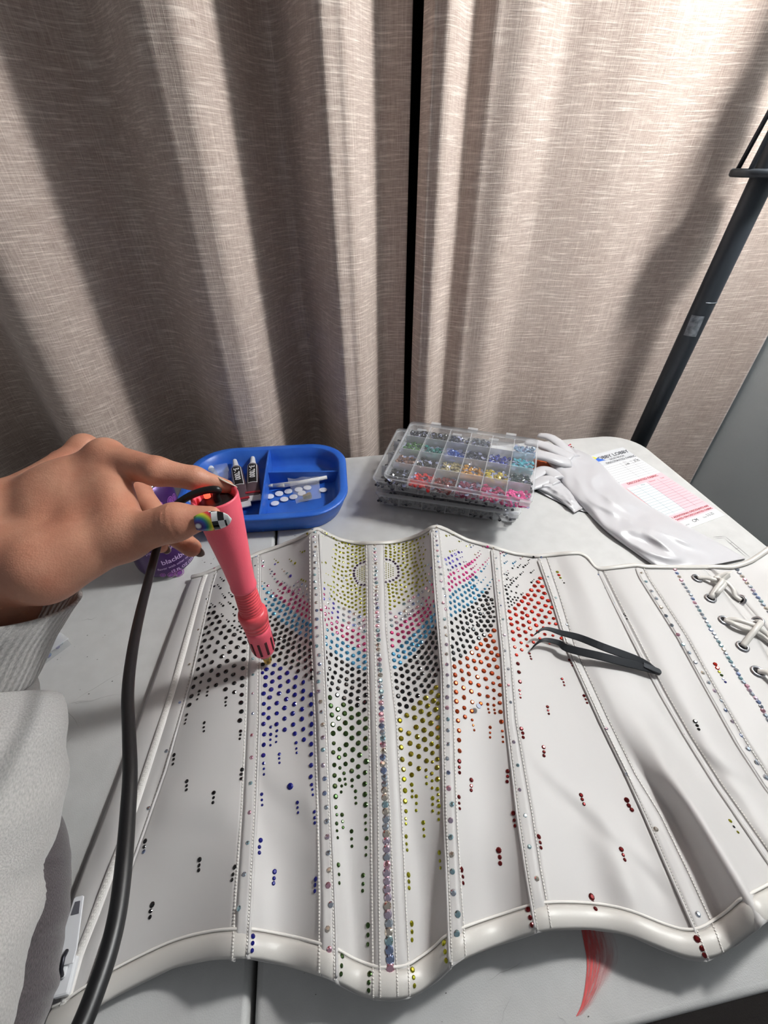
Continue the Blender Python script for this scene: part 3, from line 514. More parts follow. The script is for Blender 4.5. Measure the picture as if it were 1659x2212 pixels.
stones(820, 1130, 11.06, '''l 70: 152,510 155,590 152,665 152,725 150,795 245,500,50 245,545 257,608 257,685 260,752 262,812 350,500 357,575 365,640 365,710 357,790 350,865 465,508 462,597 465,675 452,762 460,840 448,918 565,508 560,575 570,640 565,707 560,785 567,862 575,948 645,468 645,530 640,600 655,680 660,760 660,825 670,905 672,995 735,492 735,560 740,635 748,715 760,785 765,862 787,948 787,437 828,530 835,620 843,720 850,835 862,930 885,405 915,485 925,578 948,665 962,768 978,870 975,365 995,575,45 1000,955 1065,335 1165,270,55 1045,480,35 1055,565,30
l 74: 508,1020 625,1058 735,1085 830,1035 893,1010 922,1088 552,1122 672,1165 845,1145 955,1178 1010,1045 572,1210 693,1245 778,1200 880,1268 1003,1270 560,1295 683,1340 800,1320 925,1350 1022,1368 487,1370 603,1405 790,1425 892,1422 390,1415 705,1455 1045,1475 207,1465 305,1470 392,1497 508,1480 612,1525 865,1508 960,1525 210,1530 308,1560 408,1585 525,1590 770,1570 885,1612 222,1605 318,1660 415,1675 637,1635 790,1675 232,1690 335,1750 535,1705 685,1748 240,1775 460,1780 582,1828 250,1860 358,1860 465,1905 248,1955 360,1990 250,2050
l 60: 1050,745 1050,855 1095,640 1040,1130 1095,1215 1105,1310 1140,1375 1090,1020
u 70: 163,870 247,882 330,920 375,970 432,1035 445,1095 452,1175 450,1260 400,1315 325,1360 243,1390 147,1408
c 92: 1030,1635 925,1720 812,1775 1035,1795 710,1860 922,1865 582,1930 808,1930 1015,1930 695,2005 905,2005 1165,995,60 1190,1215,60 1270,1280,60 1200,1400,60 1120,1560 1180,1620
v 70: 1230,1075
p 75: 1250,1470 1290,1540 1280,1640 1320,1740 1285,1870 1180,1780 1110,1860 1130,1950 1210,1960 1040,2040,100 1165,2050,100
a 90: 1310,1980
c 66: 1370,40 1365,105 1355,205 1350,320 1360,425 1378,530 1380,660 1395,790 1405,920 1440,1052,75 1465,1218,75 1470,1390,75 1525,1570,78 1560,1740,78 1520,1905,80''')
stones(820, 1310, 11.06, '''c 98: 605,110 800,90 260,160 485,165 710,175 385,255 615,235 515,300 272,325 405,385 290,460
p 102: 935,135 1085,145 835,210 1000,230 1140,235 1215,150 730,290 880,325 1035,325 615,362 770,425 935,430 515,450 660,500 805,545 410,530 555,605 697,630 292,630 440,670 583,738 300,795 465,835 305,945
a 108: 1345,90,90 1310,195,90 1235,260 1245,345 1355,345 1125,385 1040,485 1165,500 1265,480 930,590 1085,610 1200,615 825,680 975,715 1100,720 730,770 880,815 650,860 995,855 780,905 910,930 530,950 700,995 825,1035 428,1050 580,1085 730,1130 330,1140 460,1195 607,1220 347,1290 495,1345 360,1450
k 114: 1365,510 1285,635 1385,640,85 1215,755 1355,745 1118,865 1270,870 1380,870,85 1030,980 1190,990 1345,990 940,1085 1108,1110 1250,1110 848,1205 1015,1220 1165,1225 1340,1215 735,1295 908,1335 1058,1355 1225,1335 1350,1385 628,1405 790,1445 953,1485 1135,1475 1280,1505 1410,1515,90 512,1495 665,1555 820,1620 1022,1600 1190,1650 1340,1640 393,1620 540,1665 697,1730 932,1705 1100,1760 1285,1790 403,1785 553,1840 828,1815 1008,1890 1178,1900 413,1945 672,1930 863,1985 547,2035 1080,2030
o 120: 1350,1935 1240,2045
c 86: 1575,70 1570,110,1 1550,305 1575,500 1595,690 1600,910 1600,1140 1610,1385 1620,1635 1640,1905''')
stones(820, 1490, 11.06, '''k 120: 443,155 712,95 910,145 600,225 765,255 478,350 645,400 488,520
o 130: 1400,140 1105,200 1290,265 972,310 1395,330,100 1150,385 820,440 1345,470 995,520 655,610 1190,580 840,665 1390,665 480,738 1030,738 1230,800 875,895 1395,910 500,960 1065,965 698,1040 1240,1055 900,1125 1395,1145,110 515,1165 1078,1190 728,1280 1248,1295,110 1390,1360,115 515,1380 932,1355 1110,1425,115 750,1535 1265,1510,115 540,1665 940,1595,115 1382,1660,115 1125,1700,115 1262,1728,80 732,1770,110 570,1905,120 937,1885,120 1375,1860,120 1110,1920,85 1250,2000,90 768,2035,115
c 100: 1615,180 1615,430 1630,705 1630,970 1635,1295 1615,1645 1645,1980''')
stones(820, 1670, 9.217, '''l 100: 485,125 505,350 507,560 1155,120 640,230,78 1155,318,78 523,760,78 527,1263,78 730,463,75 1058,500,80 1183,655,78 870,985,80 1190,1585,85
l 61: 520,910 523,1010 535,1410 548,1533 650,353 648,470 733,605 727,745 932,75 937,210 1048,155 1048,297 1058,622 1058,755 1165,430 1167,550 1178,795 1178,925 878,1120 887,1250 1203,1750 1212,1890
c 105: 1375,305 1440,618 1415,943 1418,1270 1437,1618 1450,1960
d 60: 1580,475,78 1585,600 1595,705''')
stones(820, 1560, 1.977, '''l 16: 123,652,20 125,680 126,708 137,860,21 138,895 138,930 140,1058,21 145,1090 149,1125 275,943,24 280,980,18 284,1018,18 1497,422 1530,470,12
k 12: 1513,447
c 26: 315,728 334,820 330,903
d 15: 392,247,19 391,272 391,291 547,210,18 547,232 545,254 340,167,20 340,193 341,216 700,107,17 702,127 702,143 860,312,18 865,330 873,350 1055,333,22 1064,356,18 1077,374,18 571,389,20 575,419 578,443 680,489,20 686,514 689,536 509,547,24 513,577,18 515,603,18 1032,543,20 1040,567 1047,588 350,630,22 355,660 357,687 905,746,26 914,775,18 922,797,18 634,800,24 643,835,18 650,866,18 1355,926,26 1376,966,20 1387,995,20 605,28,18 611,47 613,65
c 15: 573,85 590,184 598,289 622,399 640,532,18 672,668,20 968,28,16 1053,220,18 1180,457,20 1360,820,22 1300,53,12 1360,154,12 1430,266,12 1515,395,12 1607,520,14 1573,114,22 1611,172,24 1650,236,24''')
stones(940, 1140, 9.76, '''l 50: 232,172,60 300,165,35 350,155,22 390,145,22 505,290 550,285,25 665,390,45 735,365,35 310,503,60 365,492,35 410,475,25 445,460,22
c 50: 755,410 805,380,35 845,350,28 1010,405,45 845,565,55 905,530,40 940,488,32 600,725 650,715,35 240,770,65 275,890,70 325,895,50
v 72: 218,670 282,640 350,590 425,560 495,520 560,515,40 310,750 372,705 462,665 437,805 520,765 365,835 530,630,30 572,615,30
h 80: 1105,400,55 285,1040 325,985 392,955 478,900 570,855 640,815 690,780 735,755 780,720 835,680,60 880,630,45 925,595,32 960,555,28 760,870,60 800,845,40 835,810,30 870,775,30 285,1180 350,1135 410,1075 507,1040 597,990 660,945 300,1315 355,1250 440,1200 520,1155 605,1110 675,1070 735,1030 790,990 840,935,60 905,890,42 945,845,35 1005,780,50 1060,725,40 1100,685,30 1130,645,25
a 86: 970,920,60 1030,865,45 1060,815,35 1110,765,35 320,1460 375,1405 432,1350 505,1305 590,1245 660,1215 730,1165 795,1100 865,1045 880,1175,32 910,1110,32 970,1150,48 1015,1100,35 1060,1045,28 320,1580 405,1550 470,1480 557,1420 632,1365 705,1315 775,1265 825,1225 320,1705 420,1665 505,1615 585,1545 665,1490 740,1430 808,1375 880,1305 335,1845 425,1780 515,1740 605,1665 685,1625 765,1565 835,1490 920,1430 990,1355 1050,1290,60 1105,1215,50 1155,1150,40 1200,1090,32
k 92: 1090,1370 1035,1440 1120,1468,60 950,1520 1075,1530 870,1595 1190,1520 1000,1640 790,1675 1110,1610 1210,1595,60 710,1735 920,1720 1055,1720 615,1780 830,1780 1150,1700 1235,1665,55 530,1860 745,1845 950,1815 1120,1795 1220,1770,75 435,1920 655,1895 870,1890 1030,1875 1165,1875 1250,1880,60 1265,1450,45 1140,1290,50 1175,1240,32 1030,1805,50 945,1890,50
c 44: 1230,430 1285,640 1305,865 1350,1115 1360,1375 1385,1640 1430,1930,55''')
stones(940, 1330, 9.76, '''k 98: 550,140 345,150 675,165 760,110 970,115 1110,120 1230,115,75 470,240 585,265 905,205 1045,215 1175,210 880,140,55 800,205,55 718,255,50 362,315 685,320 800,290 975,312 1110,310 495,375 600,390 868,380 1030,410 372,480 540,500 750,437 918,478 455,585 672,535 805,550 357,655 590,642 735,655 490,722 380,785 632,768 533,845 395,918
t 106: 1243,312 1160,425 1065,515 1232,540 960,602 1118,640 870,690 1275,690 1015,735 770,785 1185,782 1325,835 920,835 672,900 1088,895 1243,930 525,985 815,955 965,980 405,1075 688,1065 1135,1050 1305,1085 555,1165 853,1117 1025,1168 420,1250 712,1230 1197,1215 1335,1308,88 582,1340 890,1297 1065,1333 433,1420 743,1413 1225,1425,85 1365,1467,88 595,1525 915,1468 1095,1517,85 1238,1575,85 440,1610 760,1600 1365,1670,92 610,1725 933,1660,92 1110,1697,95 1242,1748,70 445,1808 780,1825,95 960,1855,88 1365,1840,92 1110,1870,70 1240,1890,70 612,1945,95 463,2020,98 770,2015,95 1380,2028,95 1120,1970,52 1140,2042,52 1250,1985,55 1262,2055,55
c 66: 1465,410 1465,740 1540,1125 1548,1463 1592,1825''')
stones(900, 1130, 2.186, '''t 22: 195,933 200,980 200,1025 203,1075 228,915 400,938 262,930,14 267,955,12 272,978,12 347,965,16 347,990,12 347,1012,12 405,982,14 407,1010,12 408,1033,12
c 10: 857,243 890,307 932,380 960,442 1000,521 1037,601
k 8: 978,430 985,437 992,452''')
stones(1060, 1180, 8.295, '''p 35: 175,130 205,120,22 230,100,18
a 40: 240,170 270,145,30 292,135,20 245,305 275,285,30 297,268,22 400,310,45 430,290,35 450,270,25
c 45: 535,225 570,200,30 245,500 280,465,25 305,440,25 905,195,40 1030,548,40 1165,922,45 1360,1405,50
k 43: 767,193 620,345 655,325,25 680,300,22 585,375 485,380 515,350,30 532,330,25 390,395 418,355,25 672,258,30 695,240,25 720,475 752,450,22 775,430,22 290,515 315,485,30 287,595 312,572,30 355,608 380,585,25 402,560,25 410,625 455,582 480,558,28 530,508 555,485,25 580,462,25 378,660 352,692 320,735 260,715 290,688,28 275,780,60 370,808 465,725 492,697,28 455,835 728,650 752,622,25 775,597,25 295,855,58 548,865 578,840,25 310,940,60 350,905,35 430,915 487,925 395,955 460,968 310,1012 362,990 422,1015 377,1052 328,1082 1285,615,15 1315,658,35
r 83: 890,572 850,643 790,712 925,722 727,790 857,797 965,842 667,872 792,882 605,922 920,925 727,957 1030,978 558,990 855,1017 672,1033 982,1068 497,1048 792,1093 1095,1100 438,1118 617,1118 908,1148 1057,1187 335,1170 738,1175 565,1190 452,1230 857,1232 655,1245 985,1265 353,1297 565,1290 785,1313 1127,1297,65 475,1362 687,1360 920,1358 1050,1380,65 1165,1395,65 370,1400 588,1417 815,1420 948,1463,65 1062,1487,65 492,1482 705,1477 1222,1533,68 393,1535 622,1538 842,1530,68 970,1577,68 1115,1600,55 515,1598 738,1593,68 1268,1652,68 408,1672 637,1667,65 880,1655,60 765,1723,65 1030,1690,45 545,1732,65 1052,1750,35 655,1787,68 430,1810,68 555,1858,68 462,1948,68 1222,518,58
l 48: 1248,567 1195,462,60''')
stones(1060, 1400, 8.295, '''d 50: 695,97 710,148,38 725,193,45 487,280,74 507,430,75 523,605,75 517,758,52 527,825,40 533,888,42 555,1450,60 570,1530,48 583,1597,48 1278,553 1305,610,40 1318,667,40 1017,1052,58 1028,1117,45 1040,1178,45''')
stones(1130, 1340, 5.184, '''d 28: 682,845,36 702,885 716,925 520,445,36 540,480,25 553,508,25''')
stones(1380, 1180, 4.254, '''c 37: 25,245,28 65,325,30 115,410 160,480 203,562 247,640 300,727 360,813 407,902 462,978 518,1068 588,1163 640,1252 695,1330 755,1420 797,1507 858,1612 938,1740 1005,1860 1085,1985 1168,2120
r 38: 700,1085 720,1120
l 28: 738,1155
g 28: 760,1185
b 23: 775,1220 795,1248
k 40: 517,1610 535,1648,30 550,1682,28''')
for cx_, cy_, rr, s in ((680+1190/11.06, 1130+1210/11.06, 215/11.06, -1), (820+150/11.06, 1130+1140/11.06, 225/11.06, 1)):
    for i in range(5):
        for j in range(-5, 6):
            x, y = cx_+s*(i*5.0+.5), cy_+j*4.1+(i % 2)*1.8
            if math.hypot((x-cx_), y-cy_) < rr*.92: STONES.append((x, y, 3.0, 'l'))
def row(P, d0, d1, size):
    P = np.array(P, float); L = np.concatenate([[0], np.cumsum(np.linalg.norm(np.diff(P, axis=0), axis=1))]); t = 0
    while t < L[-1]:
        k = t/L[-1]; st = d0+(d1-d0)*k; STONES.append((np.interp(t, L, P[:, 0])+random.uniform(-1, 1), np.interp(t, L, P[:, 1]), st*size, 'c')); t += st
row([(810, 1178), (814, 1300), (818, 1400), (823, 1500), (825, 1560), (828, 1650), (833, 1750), (837, 1934), (844, 2098)], 7.6, 20.5, .96)
row([c8(325, 215), c8(440, 390), c8(630, 715), c8(805, 995), c8(940, 1220), c8(1110, 1450), c8(1187, 1600), c8(1400, 1930)], 9.2, 11.5, .95)
row([c8(900, 215), c8(995, 335), c8(1100, 480), c8(1187, 590), c8(1500, 960)], 9.2, 11, .95)
GEMC = {'k': (10, 10, 13), 'b': (12, 18, 112), 'g': (58, 84, 38), 'l': (158, 156, 22), 'o': (140, 128, 20), 'p': (196, 70, 124), 'h': (226, 78, 150), 'a': (72, 152, 196),
        't': (176, 70, 26), 'r': (204, 46, 30), 'd': (112, 18, 20), 'v': (104, 88, 196), 'u': (50, 28, 58),
        'c0': (176, 184, 196), 'c1': (196, 176, 196), 'c2': (150, 184, 194), 'c3': (202, 190, 176), 'c4': (134, 150, 190), 'c5': (214, 160, 178)}
NAMES = {'k': 'jet', 'b': 'sapphire', 'g': 'olivine', 'l': 'citrus', 'o': 'old_gold', 'p': 'rose', 'h': 'fuchsia', 'a': 'aqua', 't': 'topaz', 'r': 'siam', 'd': 'garnet', 'v': 'violet', 'u': 'plum', 'c0': 'crystal', 'c1': 'crystal_lilac', 'c2': 'crystal_teal', 'c3': 'crystal_gold', 'c4': 'crystal_blue', 'c5': 'crystal_pink'}
GEMM = {k: mat(NAMES[k]+'_glass', tuple(min(255, v+34) for v in c) if k[0] == 'c' else c, 0.07 if k[0] == 'c' else 0.12, 0.96 if k[0] == 'c' else 0.15 if k in 'kbu' else 0.78, Coat_Weight=0.5, Coat_Roughness=0.03) for k, c in GEMC.items()}
def unit_stone(n=9):
    a = np.linspace(0, 2*math.pi, n, endpoint=False); c, s = np.cos(a), np.sin(a); c2, s2 = np.cos(a+math.pi/n), np.sin(a+math.pi/n)
    V = [(x, y, 0) for x, y in zip(c, s)]+[(x*.97, y*.97, .16) for x, y in zip(c, s)]+[(x*.52, y*.52, .46) for x, y in zip(c2, s2)]
    F = [(i, (i+1) % n, n+(i+1) % n, n+i) for i in range(n)]
    for i in range(n): F += [(n+i, n+(i+1) % n, 2*n+i), (n+(i+1) % n, 2*n+(i+1) % n, 2*n+i)]
    F.append(tuple(range(2*n, 3*n))); return np.array(V), F
US = unit_stone(); GMESH = {}
for k in GEMC:
    me = bpy.data.meshes.new('rhinestone'); me.from_pydata([tuple(v) for v in US[0]], [], US[1]); me.materials.append(GEMM[k]); GMESH[k] = me
PL = []
for x, y, dpx, c in STONES:
    if dpx < 1.2 or x > 1700: continue
    P, N = hit(x, y)
    if P is None: continue
    if c == 'c': c = random.choice(['c0', 'c0', 'c1', 'c2', 'c3', 'c4', 'c5'])
    a, b, n = axis_frame(N); th = random.uniform(0, 6.28); ti = N+.10*np.array([random.gauss(0, 1), random.gauss(0, 1), 0]); a, b, n = axis_frame(ti)
    r = .5*dpx*depth(P)/FPX; M = np.eye(4); M[:3, 0] = (a*math.cos(th)+b*math.sin(th))*r; M[:3, 1] = (b*math.cos(th)-a*math.sin(th))*r; M[:3, 2] = n*r; M[:3, 3] = P+N*.0001
    PL.append((dpx, c, M))
PL.sort(key=lambda q: -q[0])
for dpx, c, M in PL[:300]:
    o = bpy.data.objects.new('rhinestone', GMESH[c]); COL.objects.link(o); o.parent = CORS
    M = M.copy(); M[:3, 3] -= BASE[CORS]; o.matrix_local = Matrix(M.tolist())
keys = list(GEMC); V = []; F = []; MI = []; n0 = 0
for dpx, c, M in PL[300:]:
    V.append((np.c_[US[0], np.ones(len(US[0]))] @ M.T)[:, :3]); F += [tuple(i+n0 for i in f) for f in US[1]]; MI += [keys.index(c)]*len(US[1]); n0 += len(US[0])
o = part('small_rhinestones', (np.concatenate(V), F), [GEMM[k] for k in keys], CORS, smooth=False, kind='stuff', label='scattered smaller rhinestones in many colours'); o.data.polygons.foreach_set('material_index', MI)
# one loose stone lying face down among the orange ones
P, N = hit(1029.5, 1531); a, b, n = axis_frame(N)
lg = part('loose_rhinestone', lathe(P+N*.0035, N*.9+np.array([.2, .1, 0]), [(0, .0012), (.0008, .0021), (.0016, .0022), (.0018, .0021)], 16), mat('grey_foil_back', (150, 158, 176), .45, .3), smooth=False)
tag(lg, 'loose grey foil-backed rhinestone lying face down among the orange stones', 'rhinestone')
# ================================================================== hot-fix tool held over the corset
TIP, TOPC = on(580, 1432, .0195), on(468, 1085, .195)
TD = (TOPC-TIP)/np.linalg.norm(TOPC-TIP); TL = np.linalg.norm(TOPC-TIP)
TOOL = thing('hot_fix_tool', TIP, 'pink rhinestone applicator tool with brass tip and black cord, held in the hand', 'tool')
PINK = mat('pink_plastic', (236, 92, 112), 0.42, bump=(700, .12), Subsurface_Weight=0.05)
PINK_D = mat('pink_plastic_deep', (222, 78, 88), 0.36)
DARK = mat('slot_dark', (60, 12, 18), .8)
part('handle', lathe(TIP, TD, [(.094, .0070), (.096, .0094), (.0975, .0099), (.0995, .0099), (.101, .0094), (.12, .0106), (.15, .0133), (.168, .0148), (TL+.004, .0152), (TL+.006, .0149), (TL+.004, .0128), (TL-.012, .0122)], 48, True), PINK, TOOL)
part('end_cap', lathe(TIP+TD*(TL-.006), TD, [(0, .0122), (.004, .0121), (.0065, .0110), (.0072, .006)], 32), mat('cap_black', (20, 10, 12), .5), TOOL)
prof = [(.060, .0090)]
for k in range(11):
    s = .0635+k*.0029; r = .0092-.00008*k; prof += [(s, r-.0004), (s+.0006, r+.00035), (s+.0018, r+.00035), (s+.0024, r-.0004)]
part('ribbed_neck', lathe(TIP, TD, prof+[(.0965, .0075)], 40), PINK_D, TOOL)
part('collar', lathe(TIP, TD, [(.050, .0098), (.0505, .0104), (.0535, .0106), (.054, .0101), (.0545, .0107), (.058, .0111), (.0585, .0106), (.059, .0113), (.066, .0117), (.0685, .0112), (.070, .0095)], 48), PINK_D, TOOL)
part('nozzle', lathe(TIP, TD, [(.0125, .0030), (.0130, .0052), (.0185, .0088), (.0215, .0096), (.045, .0102), (.0508, .0103)], 48), PINK, TOOL)
a_, b_, _ = axis_frame(TD)
for k in range(10):
    an = 2*math.pi*k/10+.25; rd = a_*math.cos(an)+b_*math.sin(an); tg = np.cross(TD, rd)
    c = TIP+TD*.0300+rd*.0098; dslot = TD*.0150+rd*.0004; dslot /= np.linalg.norm(dslot)
    o = part('vent_slot', box(c, .0165, .0021, .0009, dslot, tg, np.cross(dslot, tg)), DARK, TOOL, smooth=False); bevel(o, .0004, 2)
part('barrel', lathe(TIP, TD, [(.004, .0030), (.0132, .0031)], 12), mat('mica_barrel', (168, 150, 112), .3, .5), TOOL, smooth=False)
part('brass_tip', lathe(TIP, TD, [(0, .0016), (.0004, .0026), (.003, .0036), (.0075, .0038), (.0085, .0030)], 8), mat('brass', (196, 160, 74), .25, 1.0), TOOL, smooth=False)
led = part('indicator_light', lathe(TIP+TD*(TL+.000)-RT*.0060+UP*.0035, TD, [(0, .0022), (.003, .0022), (.0044, .0012)], 12), mat('red_led', (255, 60, 40), .3, Emission_Color=(1.0, .06, .03, 1), Emission_Strength=3.0), TOOL)
CP = [TIP+TD*(TL-.006)+RT*.002, TIP+TD*(TL+.006)+RT*.001, on(470, 1058, .206), on(440, 1060, .206), on(405, 1074, .203), on(372, 1100, .196), on(352, 1140, .184), on(340, 1180, .176), on(320, 1255, .178), on(299, 1340, .184), on(284, 1420, .190), on(276, 1500, .195), on(279, 1590, .199), on(281, 1670, .202), on(276, 1760, .204), on(268, 1860, .206), on(256, 1960, .207), on(236, 2050, .208), on(206, 2140, .209), on(172, 2225, .210), on(120, 2330, .212)]
part('cord', tube(spline(np.array(CP), 130), .00245, 14), BLACKP, TOOL)

# ================================================================== person: left hand, forearm, sleeve
PER = thing('person', on(-60, 1650, 0.0), 'person in a grey sweatshirt, left hand pinching the pink tool, long painted nails', 'person')
def SK(p, z): return on(p[0], p[1], z)
MI_, PI_, DI_, TI_ = SK((228, 990), .211), SK((338, 1018), .212), SK((420, 1033), .206), SK((490, 1051), .1985)
MM_, PM_, DM_, TM_ = SK((182, 972), .196), SK((298, 1062), .166), SK((352, 1138), .152), SK((414, 1183), .149)
MR_, PR_, DR_, TR_ = SK((135, 1000), .178), SK((245, 1092), .150), SK((300, 1148), .139), SK((348, 1178), .137)
MP_, PP_, DP_, TP_ = SK((95, 1040), .162), SK((190, 1115), .140), SK((235, 1155), .130), SK((272, 1175), .126)
W1, W2 = SK((-5, 1130), .181), SK((12, 1225), .178)
CT_, MT_, IT_, TT_ = SK((95, 1225), .182), SK((268, 1160), .190), SK((378, 1128), .2005), SK((455, 1116), .2015)
FA1, FA2 = SK((-24, 1295), .156), SK((-60, 1400), .120)
PRIM = []
lo_ = np.array([-.33, .06, .085]); hi_ = np.array([-.045, .40, .245]); VX = .00145
ax_ = [np.arange(l, h, VX, dtype=np.float32) for l, h in zip(lo_, hi_)]
GX, GY, GZ = np.meshgrid(*ax_, indexing='ij')
def cone(a, b, r1, r2):
    ba = (b-a).astype(np.float32); l2 = float(ba @ ba)
    px, py, pz = GX-np.float32(a[0]), GY-np.float32(a[1]), GZ-np.float32(a[2])
    t = np.clip((px*ba[0]+py*ba[1]+pz*ba[2])/l2, 0, 1)
    return np.sqrt((px-t*ba[0])**2+(py-t*ba[1])**2+(pz-t*ba[2])**2)-(r1+(r2-r1)*t)
def smin(a, b, k):
    h = np.clip(.5+.5*(b-a)/k, 0, 1); return b*(1-h)+a*h-k*h*(1-h)
# palm and back of the hand
D = cone(W1, MI_, .0205, .0105)
for a, b, r1, r2 in ((W1, MM_, .020, .0100), (W1, MR_, .019, .0095), (W1, MP_, .018, .009), (W2, CT_, .021, .019), (W1, W2, .021, .021), ((W1+MI_)/2, CT_, .015, .017), (CT_, MT_, .0185, .0128), ((CT_+MT_)/2, (W1+MI_*2)/3, .012, .011), (MT_, (MI_+MT_)/2, .0095, .0085)):
    D = smin(D, cone(a, b, r1, r2), .012)
D = smin(D, smin(cone(W1, FA1, .021, .0235), cone(W2, FA1, .0205, .0235), .01), .014); D = smin(D, cone(FA1, FA2, .0240, .027), .012)
D = smin(D, cone(SK((165, 1085), .190), SK((120, 1110), .186), .0175, .0185), .014); D = smin(D, cone(MI_, MT_, .0100, .0105), .012); D = smin(D, cone(SK((215, 1060), .196), SK((205, 1120), .190), .0135, .0135), .012)
# knuckle bumps
for c, r in ((MI_+UP*.0025, .0098), (MM_+UP*.0025, .0092)): D = smin(D, cone(c, c+1e-4, r, r), .006)
def chain(P, R, k=.004):
    d = None
    for (a, b), (r1, r2) in zip(zip(P[:-1], P[1:]), zip(R[:-1], R[1:])):
        c = cone(a, b, r1, r2); d = c if d is None else smin(d, c, k)
    return d
for P, R in (((MP_, PP_, DP_, TP_), (.0095, .0078, .0068, .0058)), ((MR_, PR_, DR_, TR_), (.0102, .0086, .0076, .0062)), ((MM_, PM_, DM_, TM_), (.0108, .0094, .0088, .0070)), ((MI_, PI_, DI_, TI_), (.0112, .0094, .0076, .0048))):
    D = smin(D, chain(P, R), .0045)
TH = chain((MT_, IT_, TT_), (.0128, .0113, .0066), .005)
# creases over the thumb joint
ba = (TT_-MT_); ba /= np.linalg.norm(ba); tt = (GX-IT_[0])*ba[0]+(GY-IT_[1])*ba[1]+(GZ-IT_[2])*ba[2]
up_m = np.clip(((GX-IT_[0])*(-FW[0])+(GY-IT_[1])*(-FW[1])+(GZ-IT_[2])*(-FW[2]))/.008, 0, 1)
for t0 in (-.0075, -.0040, -.0005, .0030): TH = TH+up_m*.00075*np.exp(-((tt-t0)/.0010)**2)
D = smin(D, TH, .006)
# tendon ridges / crease under the index knuckle
def surface_nets(D, lo, h):
    S = D < 0; nx, ny, nz = D.shape
    c = np.zeros((nx-1, ny-1, nz-1), np.int8)
    for i in (0, 1):
        for j in (0, 1):
            for k in (0, 1): c += S[i:nx-1+i, j:ny-1+j, k:nz-1+k]
    act = (c > 0) & (c < 8); I = np.argwhere(act); idx = -np.ones(act.shape, int); idx[act] = np.arange(len(I))
    acc = np.zeros((len(I), 3)); cnt = np.zeros(len(I)); cor = [(i, j, k) for i in (0, 1) for j in (0, 1) for k in (0, 1)]
    for p in range(8):
        for q in range(p+1, 8):
            a, b = np.array(cor[p]), np.array(cor[q])
            if np.abs(a-b).sum() != 1: continue
            da = D[I[:, 0]+a[0], I[:, 1]+a[1], I[:, 2]+a[2]]; db = D[I[:, 0]+b[0], I[:, 1]+b[1], I[:, 2]+b[2]]
            m = (da < 0) != (db < 0); t = np.where(m, da/np.where(m, da-db, 1), 0)
            acc[m] += (a+(b-a)*t[:, None])[m]; cnt[m] += 1
    V = lo+h*(I+acc/cnt[:, None]); F = []
    for d in range(3):
        e = [0, 0, 0]; e[d] = 1; sl = tuple(slice(0, n-x) for n, x in zip(D.shape, e)); sh = tuple(slice(x, None) for x in e)
        E = np.argwhere(S[sl] != S[sh]); u, v = [(1, 2), (2, 0), (0, 1)][d]
        E = E[(E[:, u] > 0) & (E[:, v] > 0) & (E[:, u] < D.shape[u]-1) & (E[:, v] < D.shape[v]-1)]
        du = np.zeros(3, int); du[u] = 1; dv = np.zeros(3, int); dv[v] = 1
        q = [idx[tuple((E-x).T)] for x in (du*0, du, du+dv, dv)]; fl = S[tuple(E.T)]
        Q = np.stack(q, 1); Q[fl] = Q[fl][:, ::-1]; F.append(Q)
    return V, np.concatenate(F)
HV, HF = surface_nets(D, lo_, VX)
del GX, GY, GZ
def skin():
    m = bpy.data.materials.new('skin'); m.use_nodes = True; nt = m.node_tree; b = nt.nodes['Principled BSDF']
    b.inputs['Roughness'].default_value = .48; b.inputs['Subsurface Weight'].default_value = .18; b.inputs['Subsurface Radius'].default_value = (.006, .0025, .0015); b.inputs['Subsurface Scale'].default_value = 1.0
    tc = nt.nodes.new('ShaderNodeTexCoord')
    n = nt.nodes.new('ShaderNodeTexNoise'); n.inputs['Scale'].default_value = 38; n.inputs['Detail'].default_value = 5; nt.links.new(tc.outputs['Object'], n.inputs['Vector'])
    cr = nt.nodes.new('ShaderNodeValToRGB'); cr.color_ramp.elements[0].position = .3; cr.color_ramp.elements[1].position = .72
    cr.color_ramp.elements[0].color = rgb(176, 116, 93); cr.color_ramp.elements[1].color = rgb(204, 150, 124); nt.links.new(n.outputs['Fac'], cr.inputs[0]); nt.links.new(cr.outputs[0], b.inputs['Base Color'])
    v = nt.nodes.new('ShaderNodeTexVoronoi'); v.inputs['Scale'].default_value = 900; nt.links.new(tc.outputs['Object'], v.inputs['Vector'])
    n2 = nt.nodes.new('ShaderNodeTexNoise'); n2.inputs['Scale'].default_value = 260; n2.inputs['Detail'].default_value = 4; nt.links.new(tc.outputs['Object'], n2.inputs['Vector'])
    ad = nt.nodes.new('ShaderNodeMath'); ad.operation = 'MULTIPLY_ADD'; ad.inputs[1].default_value = .35; nt.links.new(v.outputs['Distance'], ad.inputs[0]); nt.links.new(n2.outputs['Fac'], ad.inputs[2])
    bp = nt.nodes.new('ShaderNodeBump'); bp.inputs['Strength'].default_value = .35; bp.inputs['Distance'].default_value = .0006; nt.links.new(ad.outputs[0], bp.inputs['Height']); nt.links.new(bp.outputs[0], b.inputs['Normal']); return m
SKIN = skin()
arm = part('hand_and_forearm', (HV, HF), SKIN, PER)
sm_ = arm.modifiers.new('smooth', 'SMOOTH'); sm_.factor = .5; sm_.iterations = 3
HBVH = BVHTree.FromPolygons([tuple(v) for v in HV], [tuple(f) for f in HF])
